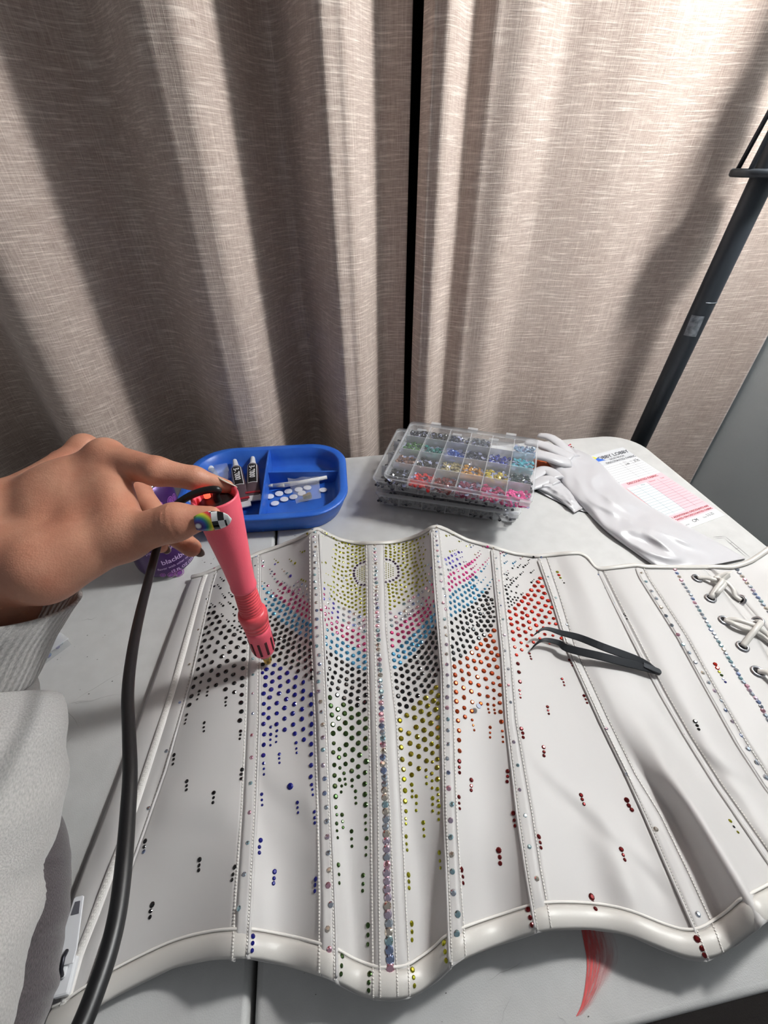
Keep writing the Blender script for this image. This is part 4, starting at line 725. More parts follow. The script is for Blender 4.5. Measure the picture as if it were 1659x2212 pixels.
# fingernails: almond shells lying on the finger ends
def nail(base, tip, nrm, wid, curve, n=12, m=9, thick=.0007, rise=.0):
    d = tip-base; L = np.linalg.norm(d); d = d/L; nrm = nrm-d*(nrm @ d); nrm /= np.linalg.norm(nrm); s = np.cross(nrm, d); V = []; UV = []
    for i in range(n+1):
        t = i/n; wv = wid*(math.sqrt(max(0, 1-((t-.38)/.62)**2)) if t > .38 else math.sqrt(max(.0, 1-((.38-t)/.40)**2)*.6+.4))
        wv = max(wv, .0004)
        for j in range(m+1):
            u = (j/m*2-1); V.append(base+d*L*t+s*wv*u+nrm*(curve*(1-(u*wv/wid)**2)-curve+rise*t*t)); UV.append((t, .5+.5*u*wv/wid))
    F = [(i*(m+1)+j, i*(m+1)+j+1, (i+1)*(m+1)+j+1, (i+1)*(m+1)+j) for i in range(n) for j in range(m)]
    return (np.array(V), F), UV
def nail_art():
    mm = bpy.data.materials.new('rainbow_checker_polish'); mm.use_nodes = True; nt = mm.node_tree; b = nt.nodes['Principled BSDF']; b.inputs['Roughness'].default_value = .12; b.inputs['Coat Weight'].default_value = .6
    uv = nt.nodes.new('ShaderNodeUVMap'); sp = nt.nodes.new('ShaderNodeSeparateXYZ'); nt.links.new(uv.outputs[0], sp.inputs[0])
    mp = nt.nodes.new('ShaderNodeMapping'); mp.inputs['Location'].default_value = (-.08, -.22, 0); mp.inputs['Scale'].default_value = (1.0, .62, 1); nt.links.new(uv.outputs[0], mp.inputs[0])
    ln = nt.nodes.new('ShaderNodeVectorMath'); ln.operation = 'LENGTH'; nt.links.new(mp.outputs[0], ln.inputs[0])
    cr = nt.nodes.new('ShaderNodeValToRGB'); cr.color_ramp.interpolation = 'LINEAR'; e = cr.color_ramp.elements; e[0].position = .05; e[0].color = rgb(236, 234, 236); e[1].position = .52; e[1].color = rgb(206, 36, 70)
    for p, c in ((.10, (70, 30, 110)), (.19, (40, 70, 160)), (.26, (40, 130, 120)), (.32, (150, 190, 60)), (.38, (236, 220, 60)), (.44, (222, 60, 70))):
        q = e.new(p); q.color = rgb(*c)
    nt.links.new(ln.outputs['Value'], cr.inputs[0])
    ck = nt.nodes.new('ShaderNodeTexChecker'); ck.inputs['Scale'].default_value = 1.0; ck.inputs[1].default_value = rgb(12, 12, 14); ck.inputs[2].default_value = rgb(242, 242, 242)
    mp2 = nt.nodes.new('ShaderNodeMapping'); mp2.inputs['Scale'].default_value = (5.9, 2.2, 1); mp2.inputs['Location'].default_value = (.25, -.1, .5); nt.links.new(uv.outputs[0], mp2.inputs[0]); nt.links.new(mp2.outputs[0], ck.inputs['Vector'])
    gt = nt.nodes.new('ShaderNodeMath'); gt.operation = 'GREATER_THAN'; gt.inputs[1].default_value = .47; nt.links.new(sp.outputs[0], gt.inputs[0])
    g2 = nt.nodes.new('ShaderNodeMath'); g2.operation = 'GREATER_THAN'; g2.inputs[1].default_value = .5; nt.links.new(ln.outputs['Value'], g2.inputs[0])
    mxx = nt.nodes.new('ShaderNodeMath'); mxx.operation = 'MAXIMUM'; nt.links.new(gt.outputs[0], mxx.inputs[0]); nt.links.new(g2.outputs[0], mxx.inputs[1])
    tipw = nt.nodes.new('ShaderNodeMath'); tipw.operation = 'GREATER_THAN'; tipw.inputs[1].default_value = .86; nt.links.new(sp.outputs[0], tipw.inputs[0])
    mx = nt.nodes.new('ShaderNodeMix'); mx.data_type = 'RGBA'; nt.links.new(mxx.outputs[0], mx.inputs[0]); nt.links.new(cr.outputs[0], mx.inputs[6]); nt.links.new(ck.outputs['Color'], mx.inputs[7])
    mx2 = nt.nodes.new('ShaderNodeMix'); mx2.data_type = 'RGBA'; nt.links.new(tipw.outputs[0], mx2.inputs[0]); nt.links.new(mx.outputs[2], mx2.inputs[6]); mx2.inputs[7].default_value = rgb(242, 242, 242)
    nt.links.new(mx2.outputs[2], b.inputs['Base Color']); return mm
def hand_pt(px, py):
    d = Vector(ray(px, py)).normalized(); h = HBVH.ray_cast(Vector(CAM), d); return (np.array(h[0]), np.array(h[1])) if h[0] is not None else (None, None)
bp_, bn_ = hand_pt(424, 1131)
if bp_ is None: bp_, bn_ = TT_-FW*.008, -FW
dt = depth(bp_); tipn = CAM+ray(500, 1121)*(dt-.002)
g_, uv_ = nail(bp_+(-FW)*.0022, tipn, -FW+UP*-.25, .0058, .0022)
solid(part('fingernail', g_, nail_art(), PER, uv=uv_, label='pointed thumbnail painted with a rainbow and black-and-white checks'), .0007, 0)
PALE = mat('pale_polish', (222, 214, 196), .15, Coat_Weight=.6); DKN = mat('taupe_polish', (128, 112, 106), .15, Coat_Weight=.6)
for b0, t0, nr, wd, mm in ((DI_*.25+TI_*.75+UP*.0046+RT*.000, SK((512, 1056), .1985)+UP*.0010, UP*1.0+FW*.35, .0042, PALE), (TM_-UP*.0005+FW*.0035+RT*.002, SK((441, 1199), .143), FW*.9+RT*.15+UP*.4, .0045, DKN), (TR_+FW*.003-UP*.0015+RT*.001, SK((369, 1190), .133), FW*.8+RT*.2+UP*.2, .0042, DKN)):
    g_, uv_ = nail(b0, t0, np.array(nr), wd, .0016); solid(part('fingernail', g_, mm, PER), .0007, 0)
# fine pale hairs on the back of the hand
g = []; rr_ = random.Random(3)
for k in range(110):
    x, y = rr_.uniform(4, 170), rr_.uniform(1060, 1250); P, N = hand_pt(x, y)
    if P is None: continue
    d = RT*.9-UP*rr_.uniform(.3, 1.1); d = d-N*(d @ N); d = d/np.linalg.norm(d)+N*.25; d /= np.linalg.norm(d); L = rr_.uniform(.002, .005)
    g.append(tube([P, P+d*L*.5+N*.0006, P+d*L+N*.0005], [.00010, .00009, .00004], 4))
if g: part('arm_hair', join(*g), mat('pale_hair', (226, 200, 172), .5), PER, kind='stuff')
# sweatshirt sleeve
def fleece(name, c1, c2, rib=0.0, sc=120):
    m = bpy.data.materials.new(name); m.use_nodes = True; nt = m.node_tree; b = nt.nodes['Principled BSDF']; b.inputs['Roughness'].default_value = .95; b.inputs['Sheen Weight'].default_value = .3
    uv = nt.nodes.new('ShaderNodeUVMap'); mp = nt.nodes.new('ShaderNodeMapping'); mp.inputs['Scale'].default_value = (sc*1.6, sc, 1); nt.links.new(uv.outputs[0], mp.inputs[0])
    n = nt.nodes.new('ShaderNodeTexNoise'); n.inputs['Scale'].default_value = 1; n.inputs['Detail'].default_value = 4; nt.links.new(mp.outputs[0], n.inputs['Vector'])
    cr = nt.nodes.new('ShaderNodeValToRGB'); cr.color_ramp.elements[0].position = .33; cr.color_ramp.elements[1].position = .66; cr.color_ramp.elements[0].color = rgb(*c1); cr.color_ramp.elements[1].color = rgb(*c2); nt.links.new(n.outputs['Fac'], cr.inputs[0]); nt.links.new(cr.outputs[0], b.inputs['Base Color'])
    h = n.outputs['Fac']
    if rib:
        wv = nt.nodes.new('ShaderNodeTexWave'); wv.inputs['Scale'].default_value = rib; wv.inputs['Distortion'].default_value = .6; nt.links.new(uv.outputs[0], wv.inputs['Vector'])
        ad = nt.nodes.new('ShaderNodeMath'); ad.operation = 'MULTIPLY_ADD'; ad.inputs[1].default_value = 2.2; nt.links.new(wv.outputs['Fac'], ad.inputs[0]); nt.links.new(n.outputs['Fac'], ad.inputs[2]); h = ad.outputs[0]
    bp = nt.nodes.new('ShaderNodeBump'); bp.inputs['Strength'].default_value = .6; bp.inputs['Distance'].default_value = .0009; nt.links.new(h, bp.inputs['Height']); nt.links.new(bp.outputs[0], b.inputs['Normal']); return m
def sleeve(spec, zc, pieces, seed, wr=.002, n=48, cap=False, N=80, rim=False):
    cen = np.array([on(px, py, z)-RT*r for (px, py, r), z in zip(spec, zc)]); a = np.linspace(0, 2*math.pi, n, endpoint=False)
    def ring_frames(C):
        T = -np.gradient(gsm(C, 3 if len(C) > 40 else 1), axis=0); T /= np.linalg.norm(T, axis=1)[:, None]; out = []
        v = (C[0]-CAM)/np.linalg.norm(C[0]-CAM); aa = RT*math.cos(.10)+UP*math.sin(.10); aa = aa-v*(aa @ v); aa /= np.linalg.norm(aa); w_ = np.cross(aa, v); w_ *= np.sign(w_ @ UP); n0 = -v*.36+w_*.93
        for k, t in enumerate(T):
            q = sm(.0, .36, k/(len(C)-1)) if rim else 1; nn = n0*(1-q)+t*q; nn /= np.linalg.norm(nn); A = RT-nn*(RT @ nn); A /= np.linalg.norm(A); out.append((A, np.cross(nn, A)))
        return out
    for it in range(6):   # slide each ring sideways until its outline meets the traced edge
        for k, ((px, py, r), (A, B)) in enumerate(zip(spec, ring_frames(cen))):
            Q = cen[k]+r*(np.outer(np.cos(a), A)+np.outer(np.sin(a), B))-CAM; w_ = Q @ FW; m_ = np.argmax(Q @ RT/w_); mx = CX+FPX*(Q[m_] @ RT)/w_[m_]
            cen[k] = cen[k]+RT*(px-mx)*w_[m_]/FPX*.8
    cen = spline(cen, N); R = spline(np.array([q[2] for q in spec])[:, None], N)[:, 0]; rings = []; ln = np.concatenate([[0], np.cumsum(np.linalg.norm(np.diff(cen, axis=0), axis=1))])
    for k, (c, r, (A, B)) in enumerate(zip(cen, R, ring_frames(cen))):
        g0 = sm(.30, .42, k/(N-1))*wr+.0006
        rr = r+g0*(wnoise(np.cos(a)*2.2+k*.06, np.sin(a)*2.2+k*.20, 1.3, seed)+.7*wnoise(np.cos(a)*4.0, np.sin(a)*4.0+k*.45, 1.2, seed+1))
        rings.append(c+np.outer(np.cos(a)*rr, A)+np.outer(np.sin(a)*rr, B))
    for nm, m, f0, f1 in pieces:
        i0, i1 = int(f0*(N-1)), int(f1*(N-1))+1; UV = [(.15*abs(2*k/n-1), ln[i]) for i in range(i0, i1) for k in range(n)]
        solid(part(nm, loft(rings[i0:i1], cap and (f0 > 0 or len(pieces) == 1)), m, PER, uv=UV), .002, 0)
FL = fleece('heather_fleece', (164, 162, 160), (192, 190, 187), sc=800); RIB = fleece('ribbed_cuff', (150, 147, 145), (186, 183, 180), rib=62, sc=620)
SPC = [(176, 1294, .0440), (153, 1326, .0425), (128, 1360, .0405), (108, 1395, .0395), (91, 1425, .0395), (78, 1450, .0405), (85, 1480, .0445), (92, 1515, .0485), (101, 1550, .052), (117, 1585, .055), (134, 1670, .058), (140, 1735, .058), (133, 1805, .057), (114, 1875, .056), (95, 1960, .055), (77, 2070, .054), (58, 2200, .053), (30, 2400, .052)]
SPZ = [.152, .1472, .1402, .1325, .1255, .120, .114, .106, .101, .095, .090, .086, .083, .080, .077, .075, .074, .074]
sleeve(SPC, SPZ, [('sleeve_cuff', RIB, 0, .275), ('sweatshirt_sleeve', FL, .275, 1)], 8, .0050, cap=True, rim=True)
sleeve([(120, 1760, .02), (143, 1830, .028), (151, 1900, .032), (149, 1960, .033), (141, 2058, .033), (129, 2125, .033), (111, 2180, .033), (85, 2260, .033)], [.050, .048, .046, .046, .046, .046, .046, .046], [('dark_shirt_hem', fleece('charcoal_twill', (52, 47, 50), (84, 77, 80), sc=900), 0, 1)], 12, .0012, cap=True)
# ================================================================== drink can
CC = np.array([-.195, .405, 0.0])
can = thing('drink_can', CC, 'purple blackberry drink can standing behind the hand', 'can')
PURP = mat('purple_can_paint', (66, 34, 92), .3, .35); ALU = mat('aluminium', (205, 206, 210), .25, 1.0)
part('body', lathe(CC, (0, 0, 1), [(.006, .0312), (.010, .0326), (.014, .033), (.103, .033), (.112, .0300), (.1155, .0272)], 56, False), PURP, can)
part('base', lathe(CC, (0, 0, 1), [(.0008, .021), (.0, .0235), (.0012, .0255), (.0062, .0313)], 56), ALU, can)
part('rim', lathe(CC, (0, 0, 1), [(.1150, .0270), (.1172, .0274), (.1180, .0268), (.1180, .0258), (.1135, .0250)], 56), ALU, can)
part('lid', lathe(CC, (0, 0, 1), [(.1135, .0252), (.1138, .001)], 56), ALU, can)
part('pull_tab', box(CC+[0, -.004, .1150], .012, .020, .0010), ALU, can, smooth=False)
th0 = math.atan2(-CC[1]+CAM[1], -CC[0]+CAM[0])
LAV = mat('lavender_print', (196, 168, 214), .4); BUB = mat('bubble_print', (150, 86, 160), .35)
def on_can(V, z0, da=0.0, r=.0332): return np.stack([CC[0]+r*np.cos(th0+da+V[:, 0]/r), CC[1]+r*np.sin(th0+da+V[:, 0]/r), z0+V[:, 1]], 1)
for s, size, z0, da, bold in (('blackberry', .0092, .0245, .35, .012), ('flavor with other natural flavors', .0044, .0175, .42, .0), ('12 FL OZ (355 mL)', .0050, .0098, .52, .015), ('sparkling water', .0072, .0420, .0, .0)):
    V, F = text_geo(s, size, 'CENTER', bold=bold); part('lettering', (on_can(V, z0, da), F), LAV, can, smooth=False)
for da, z0, r in ((-.1, .0075, .0040), (.16, .0050, .0052), (-.35, .010, .003), (.03, .0125, .0016), (.35, .098, .005), (.55, .090, .0062), (.80, .095, .0045), (.66, .079, .005), (.9, .084, .003), (.38, .084, .004), (.20, .092, .004), (1.05, .092, .005)):
    t = np.linspace(0, 2*math.pi, 21)[:-1]; V = np.concatenate([np.stack([k*r*np.cos(t), k*r*np.sin(t)], 1) for k in (1, .8)]); F = [(i, (i+1) % 20, 20+(i+1) % 20, 20+i) for i in range(20)]
    part('bubble_motif', (on_can(V, z0, da, .0331), F), BUB, can, smooth=False)
    part('bubble_motif', (on_can(np.stack([.62*r*np.cos(t), .62*r*np.sin(t)], 1), z0, da, .03315), [tuple(range(20))]), mat('bubble_fill', (120, 60, 140), .3), can, smooth=False)

# ================================================================== blue sorting tray and what lies in it
BLUE = mat('blue_plastic', (34, 88, 184), .38, bump=(90, .25), var=(30, (62, 118, 206), .5))
TA = math.radians(-3.0); tc_, ts_ = math.cos(TA), math.sin(TA); TO = np.array([-.082, .518, 0.0])
def tr(x, y, z): return np.array([TO[0]+x*tc_-y*ts_, TO[1]+x*ts_+y*tc_, z])
tray = thing('sorting_tray', TO, 'blue plastic divided tray holding glue tubes and pencils', 'tray')
def trp(poly, z): return np.array([tr(x, y, z) for x, y in poly])
hx, hy, hz = .110, .088, .031
def ro(i, r): return rrect(-hx+i, -hy+i, hx-i, hy-i, (r, r, r, r), 10)
rings = [trp(ro(.014, .044), .0), trp(ro(.010, .047), .0012), trp(ro(.004, .052), .016), trp(ro(.001, .055), .0265), trp(ro(-.001, .056), .0285), trp(ro(-.001, .056), hz-.001), trp(ro(.001, .055), hz), trp(ro(.008, .049), hz), trp(ro(.010, .047), hz-.001), trp(ro(.013, .045), .016), trp(ro(.017, .041), .0055), trp(ro(.022, .036), .0040)]
part('shell', loft(rings), BLUE, tray)
def wall(a, b, h=.027, th=.0028):
    a = tr(*a, .0); b = tr(*b, .0); d = b-a; L = np.linalg.norm(d); d /= L; o = part('divider', box((a+b)/2+[0, 0, .003+h/2], L, th, h, d, np.cross([0, 0, 1], d)), BLUE, tray, smooth=False); bevel(o, .0008, 2)
wall((.000, -.080), (-.004, .080)); wall((-.003, .028), (.100, .020), .020)
def top(name, geo, m, label, cat, group=None, smooth=True, kind=None):
    o = part(name, geo, m, smooth=smooth); tag(o, label, cat, group, kind); return o
# glue tubes
def glue(px0, px1, z, label, ztip):
    a = on(*px0, ztip); b = on(*px1, z); d = (b-a)/np.linalg.norm(b-a); L = np.linalg.norm(b-a); up_ = np.array([0, 0, 1.])-d*d[2]; up_ /= np.linalg.norm(up_); s = np.cross(up_, d)
    gt = thing('glue_tube', b-[0, 0, .004], label, 'glue tube', 'glue tubes in the tray')
    part('cap', lathe(a, d, [(0, .0022), (.001, .0030), (.004, .0034), (.018, .0046), (.0195, .0060), (.022, .0062)], 20), mat('cap_white', (232, 230, 230), .4), gt)
    t = np.linspace(0, 2*math.pi, 24, endpoint=False); rings = []
    for f, w_, h_ in ((.0215, .0062, .0058), (.0235, .0080, .0072), (.030, .0084, .0072), (.06, .0092, .0050), (L-.010, .0102, .0016), (L-.009, .0102, .0012)):
        rings.append(a+d*f+np.outer(np.cos(t)*w_, s)+np.outer(np.sin(t)*h_, up_))
    part('barrel', loft(rings), mat('glue_barrel', (92, 74, 82), .35, .3), gt)
    part('crimp', box(a+d*(L-.004), .012, .0205, .0016, d, s, up_), mat('crimp_white', (206, 204, 208), .4), gt, smooth=False)
    part('band', box(a+d*(L-.0145)+up_*.0014, .0035, .0200, .0024, d, s, up_), mat('band_red', (150, 30, 44), .4), gt, smooth=False)
    def lab(u, v): # u along the tube, v across -> point on the upper surface
        f = .026+u; h_ = np.interp(f, [.0235, .030, .06, L-.010], [.0072, .0072, .0050, .0016]); w_ = np.interp(f, [.0235, .03, .06, L-.01], [.008, .0084, .0092, .0102])
        return a+d*f+s*v+up_*(h_*math.sqrt(max(0, 1-(v/w_)**2))+.0004)
    LL = .040
    pol = rrect(0, -.0066, LL, .0066, (.003,)*4, 4); grid = lambda x0, x1, y0, y1, off: ([lab(x0+(x1-x0)*i/10, y0+(y1-y0)*j/8)+up_*off for i in range(11) for j in range(9)], [(i*9+j, i*9+j+1, i*9+j+10, i*9+j+9) for i in range(10) for j in range(8)])
    part('label_border', grid(0, LL, -.0066, .0066, .0000), mat('label_white', (226, 224, 224), .4), gt)
    part('label_plate', grid(.0008, LL-.0008, -.0059, .0059, .00025), mat('label_black', (16, 15, 18), .4), gt)
    V, F = text_geo('B-7000', .0108, 'LEFT', xs=.86, bold=.02); part('lettering', ([lab(.0040+v[0], -.0037+v[1])+up_*.0006 for v in V], F), mat('label_white', (226, 224, 224), .4), gt, smooth=False)
glue((507, 994), (526, 1094), .011, 'glue tube with bright white cap, nearer the hand in the blue tray', .020)
glue((546, 988), (547, 1080), .012, 'glue tube lying against the tray divider, in shadow', .020)
# vials half hidden behind the finger
for p, q, z, lb in (((452, 1008), (470, 1040), .016, 'clear vial with white cap behind the index finger in the blue tray'), ((404, 1080), (428, 1086), .022, 'small white-capped vial beside the black cord in the blue tray')):
    a = on(*p, z); b = on(*q, z-.004); d = b-a; L = np.linalg.norm(d); d /= L
    v = thing('vial', (a+b)/2-[0, 0, .006], lb, 'vial', 'vials in the tray')
    part('cap', lathe(a, d, [(0, .0045), (.001, .0052), (.009, .0052), (.010, .0045)], 20), mat('cap_white', (232, 230, 230), .4), v)
    part('glass', lathe(a, d, [(.0095, .0040), (.012, .0060), (L+.012, .0060), (L+.014, .004)], 20), clear('vial_glass', .35, .05, (190, 196, 196)), v)
fl = []
P = [on(x, y, z) for x, y, z in ((462, 1005, .018), (490, 1000, .020), (500, 1030, .014), (478, 1045, .012), (460, 1030, .018))]
c = np.mean(P, 0)+[0, 0, .006]
top('film_scrap', (np.array(P+[c]), [(i, (i+1) % 5, 5) for i in range(5)]), FILM, 'crumpled clear film scrap in the left compartment of the blue tray', 'film')
# wax pencils
for a, b, z, lb, g1 in (((571, 1051), (700, 1036), .010, 'white wax pencil with grey tips both ends, lying in front in the blue tray', 1), ((596, 1052), (706, 1031), .0135, 'second white wax pencil tucked behind the first in the blue tray', 0)):
    A, B = on(*a, z), on(*b, z); d = B-A; L = np.linalg.norm(d); d /= L; pc = thing('wax_pencil', (A+B)/2-[0, 0, .003], lb, 'pencil', 'wax pencils in the tray')
    part('shaft', lathe(A, d, [(.012, .0028), (L-.012 if g1 else L, .0028)], 16), mat('pencil_white', (226, 224, 222), .45), pc)
    part('wax_tip', lathe(A, d, [(0, .0004), (.009, .0024), (.012, .0027)], 16), mat('wax_grey', (176, 174, 172), .5), pc)
    if g1: part('wax_tip', lathe(B, -d, [(0, .0004), (.009, .0024), (.012, .0027)], 16), mat('wax_grey', (176, 174, 172), .5), pc)
# adhesive dots
DOTL = ['white adhesive dot, left end of the middle row in the blue tray', 'white adhesive dot below the pencil tip, second in the middle row', 'white adhesive dot just under the middle of the front pencil', 'white adhesive dot in the front row, right of the frontmost one', 'frontmost white adhesive dot in the blue tray', 'white adhesive dot at the left edge of the clear bag', 'white adhesive dot under the upper left corner of the clear bag', 'white adhesive dot half hidden behind the tray divider', 'white adhesive dot under the upper right of the clear bag', 'white adhesive dot lying alone right of the clear bag', 'white adhesive dot under the centre of the clear bag']
for k, (x, y) in enumerate(((583, 1073), (603, 1067), (623, 1062), (614, 1079), (594, 1088), (634, 1074), (645, 1058), (565, 1076), (664, 1054), (698, 1059), (652, 1066))):
    P = on(x, y, .0052); top('adhesive_dot', lathe(P, (random.uniform(-.08, .08), random.uniform(-.08, .08), 1), [(0, .0056), (.0009, .0057), (.0011, .0052)], 24), mat('dot_white', (216, 216, 224), .5), DOTL[k], 'dot', 'adhesive dots in the tray')
# little clear bag with a brass tip
A = [on(x, y, .016) for x, y in ((621, 1034), (688, 1028), (694, 1075), (640, 1087))]; V = []; n_ = 12
for i in range(n_+1):
    for j in range(n_+1):
        u, v = i/n_, j/n_; p = (A[0]*(1-u)+A[1]*u)*(1-v)+(A[3]*(1-u)+A[2]*u)*v; V.append(p+[0, 0, .0035*math.sin(math.pi*u)*math.sin(math.pi*v)+.0022*float(wnoise(np.array(u*9), np.array(v*9), 1.2, 3))])
top('plastic_bag', (np.array(V), [(i*(n_+1)+j, i*(n_+1)+j+1, (i+1)*(n_+1)+j+1, (i+1)*(n_+1)+j) for i in range(n_) for j in range(n_)]), FILM, 'small crumpled clear plastic bag over the white dots in the blue tray', 'bag')
P = on(664, 1074, .0100); top('brass_nib', lathe(P-RT*.006, RT*.9+UP*.25, [(0, .0024), (.001, .0034), (.006, .0036), (.0065, .0046), (.011, .0046), (.012, .003)], 8), mat('brass', (196, 160, 74), .25, 1.0), 'spare brass tip beside the clear bag in the blue tray', 'tool tip', smooth=False)

# ================================================================== stack of rhinestone cases
GREY_B = mat('foil_back', (138, 142, 172), .5, .1)
def heap(cells, label_of, frame, nst, scale, name='rhinestone_heap', one=None, zh=.0055):
    """piles of small flat-back stones; cells = [(col,row,colour)]; frame(u,v,z)->world"""
    US2 = unit_stone(6); allV = []; allF = []; allM = []; mats = []; n0 = 0
    for cidx, (x0, x1, y0, y1, colr, lab) in enumerate(cells):
        V = []; F = []; MI = []; m0 = 0; r_ = random.Random(cidx*13+5)
        for k in range(nst):
            u = r_.uniform(x0+.002, x1-.002); v = y0+.002+(y1-y0-.004)*r_.random()**1.25; z = .0020+zh*r_.random()*(1-.7*(v-y0)/(y1-y0))
            t = r_.uniform(0, 6.28); ph = r_.uniform(0, 1.1); flip = r_.random() < .34
            nrm = np.array([math.sin(ph)*math.cos(t), math.sin(ph)*math.sin(t), math.cos(ph)*(-1 if flip else 1)]); a, b, nn = axis_frame(nrm); rr = scale*r_.uniform(.85, 1.15)
            W = np.array([u, v, z])+rr*(US2[0][:, :1]*a+US2[0][:, 1:2]*b+US2[0][:, 2:]*nn)
            V.append(np.array([frame(*p) for p in W])); fs = [tuple(i+m0 for i in f) for f in US2[1]]+[tuple(range(m0, m0+6))[::-1]]; F += fs; MI += [0]*(len(fs)-1)+[1]; m0 += len(US2[0])
        mm = mat('case_stone_%d_%d_%d' % colr, colr, .22, .1, Coat_Weight=.25)
        if one is None:
            o = top(name, (np.concatenate(V), F), [mm, GREY_B], lab, 'rhinestones', 'stones in the top case', smooth=False, kind='stuff'); o.data.polygons.foreach_set('material_index', MI)
        else:
            allV.append(np.concatenate(V)); allF += [tuple(i+n0 for i in f) for f in F]; allM += [(2*cidx) % 2+(0 if q == 0 else 1) for q in MI]; n0 += m0
    if one is not None:
        o = top(name, (np.concatenate(allV), allF), [mm, mat('dark_foil_back', (74, 78, 94), .45, .2)], one, 'rhinestones', None, smooth=False, kind='stuff'); o.data.polygons.foreach_set('material_index', allM)
DIVP = clear('divider_plastic', .34, .15)
def case(name, FLc, FRc, BLc, h, label, group, nc=6, nr=4):
    FLc, FRc, BLc = map(np.array, (FLc, FRc, BLc)); ex = FRc-FLc; W = np.linalg.norm(ex); ex /= W; ey = BLc-FLc; ey -= ex*(ey @ ex); Dp = np.linalg.norm(ey); ey /= Dp; ez = np.cross(ex, ey)
    O = FLc-ez*h; fr = lambda u, v, z: O+ex*u+ey*v+ez*z
    def mp(geo): V, F = geo; V = np.asarray(V); return O+V[:, :1]*ex+V[:, 1:2]*ey+V[:, 2:]*ez, F
    c = thing(name, fr(W/2, Dp/2, 0), label, 'case', group)
    rb = rrect(.002, .002, W-.002, Dp-.002, (.006,)*4, 5); ri = rrect(0, 0, W, Dp, (.007,)*4, 5)
    def ring(poly, z): return np.array([(x, y, z) for x, y in poly])
    part('tub', mp(loft([ring(rrect(.004, .004, W-.004, Dp-.004, (.005,)*4, 5), 0.0), ring(rb, .0015), ring(ri, h-.005)], False)), PLAST, c)
    part('tub_floor', mp(box((W/2, Dp/2, .0008), W-.008, Dp-.008, .0012)), PLAST, c, smooth=False)
    part('rim', mp(loft([ring(ri, h-.0058), ring(rrect(-.0018, -.0018, W+.0018, Dp+.0018, (.008,)*4, 5), h-.0055), ring(rrect(-.0018, -.0018, W+.0018, Dp+.0018, (.008,)*4, 5), h-.001), ring(ri, h)], False)), DIVP, c)
    ld_ = part('lid', mp(box((W/2, Dp/2, h-.0006), W-.004, Dp-.004, .0010)), clear('lid_plastic', .045, .04), c, smooth=False)
    for f in (.2, .5, .8): part('latch', mp(box((W*f, Dp+.0035, h-.003), .014, .006, .005)), DIVP, c, smooth=False)
    part('hinge_tab', mp(box((W*.96, -.003, h-.004), .012, .005, .006)), DIVP, c, smooth=False)
    for i in range(1, nc): part('divider', mp(box((W*i/nc, Dp/2, (h-.003)/2), .0009, Dp-.004, h-.004)), DIVP, c, smooth=False)
    for j in range(1, nr): part('divider', mp(box((W/2, Dp*j/nr, (h-.003)/2), W-.004, .0009, h-.004)), DIVP, c, smooth=False)
    return fr, W, Dp
def quad(p1, p2, p3, zf, zb): return on(*p1, zf), on(*p2, zf), on(*p3, zb)
fr3, W3, D3 = case('rhinestone_case', *quad((812, 1062), (1124, 1106), (846, 968), .026, .026), .022, 'clear divided case of dark stones, lowest of the stack', 'stacked stone cases')
fr2, W2_, D2 = case('rhinestone_case', *quad((806, 1030), (1112, 1078), (846, 922), .048, .050), .020, 'clear divided case of dark stones, middle of the stack', 'stacked stone cases')
fr1, W1_, D1 = case('rhinestone_case', *quad((830, 1024), (1149, 1080), (880, 908), .0665, .0735), .018, 'clear case with a grid of coloured stones, topmost of the stack', 'stacked stone cases')
CC_ = [[(14, 13, 18), (186, 32, 34), (104, 30, 26), (112, 26, 62), (168, 40, 92), (206, 58, 132)],
       [(120, 88, 76), (44, 42, 40), (150, 138, 100), (180, 128, 44), (168, 148, 34), (22, 48, 52)],
       [(60, 104, 52), (26, 110, 104), (26, 62, 140), (40, 46, 66), (26, 42, 138), (70, 160, 178)],
       [(20, 20, 36), (26, 26, 24), (22, 30, 48), (74, 80, 92), None, (112, 140, 166)]]
CN = [['black', 'bright red', 'dark red', 'deep magenta', 'fuchsia', 'hot pink'], ['rose brown', 'charcoal', 'pale smoky gold', 'amber', 'yellow', 'dark teal'], ['green', 'teal', 'mid blue', 'slate', 'royal blue', 'aqua'], ['indigo black', 'green black', 'dark navy', 'smoke grey', '', 'pale steel blue']]
RW = ['front', 'second', 'third', 'back']
cells = [(W1_*i/6, W1_*(i+1)/6, D1*j/4, D1*(j+1)/4, CC_[j][i], 'heap of %s stones in the %s row of the top case' % (CN[j][i], RW[j])) for j in range(4) for i in range(6) if CC_[j][i]]
heap(cells, None, fr1, 115, .0029, zh=.0065)
for k, (u, v) in enumerate(((.06, .25), (.28, .2), (.5, .35), (.72, .3))):
    P = fr1(W1_*(4.1+u)/6, D1*(3+v)/4, .0030); top('loose_stone', lathe(P, (random.uniform(-.3, .3), random.uniform(-.3, .3), 1), [(0, .0025), (.0006, .0025), (.0013, .0013)], 8), GREY_B if k % 2 else mat('case_stone_74_80_92', (74, 80, 92), .15, .5), ['leftmost', 'second', 'third', 'rightmost'][k]+' of the few stones left in the nearly empty compartment of the top case', 'rhinestone', 'leftover stones', smooth=False)
for fr_, Wn, Dn, nm, sd in ((fr2, W2_, D2, 'dark stones filling the middle case of the stack', 1), (fr3, W3, D3, 'dark stones filling the lowest case of the stack', 2)):
    heap([(Wn*i/6, Wn*(i+1)/6, Dn*j/4, Dn*(j+1)/4, (34, 36, 48), '') for j in range(4) for i in range(6)], None, fr_, 34, .0026, 'rhinestone_fill', nm)

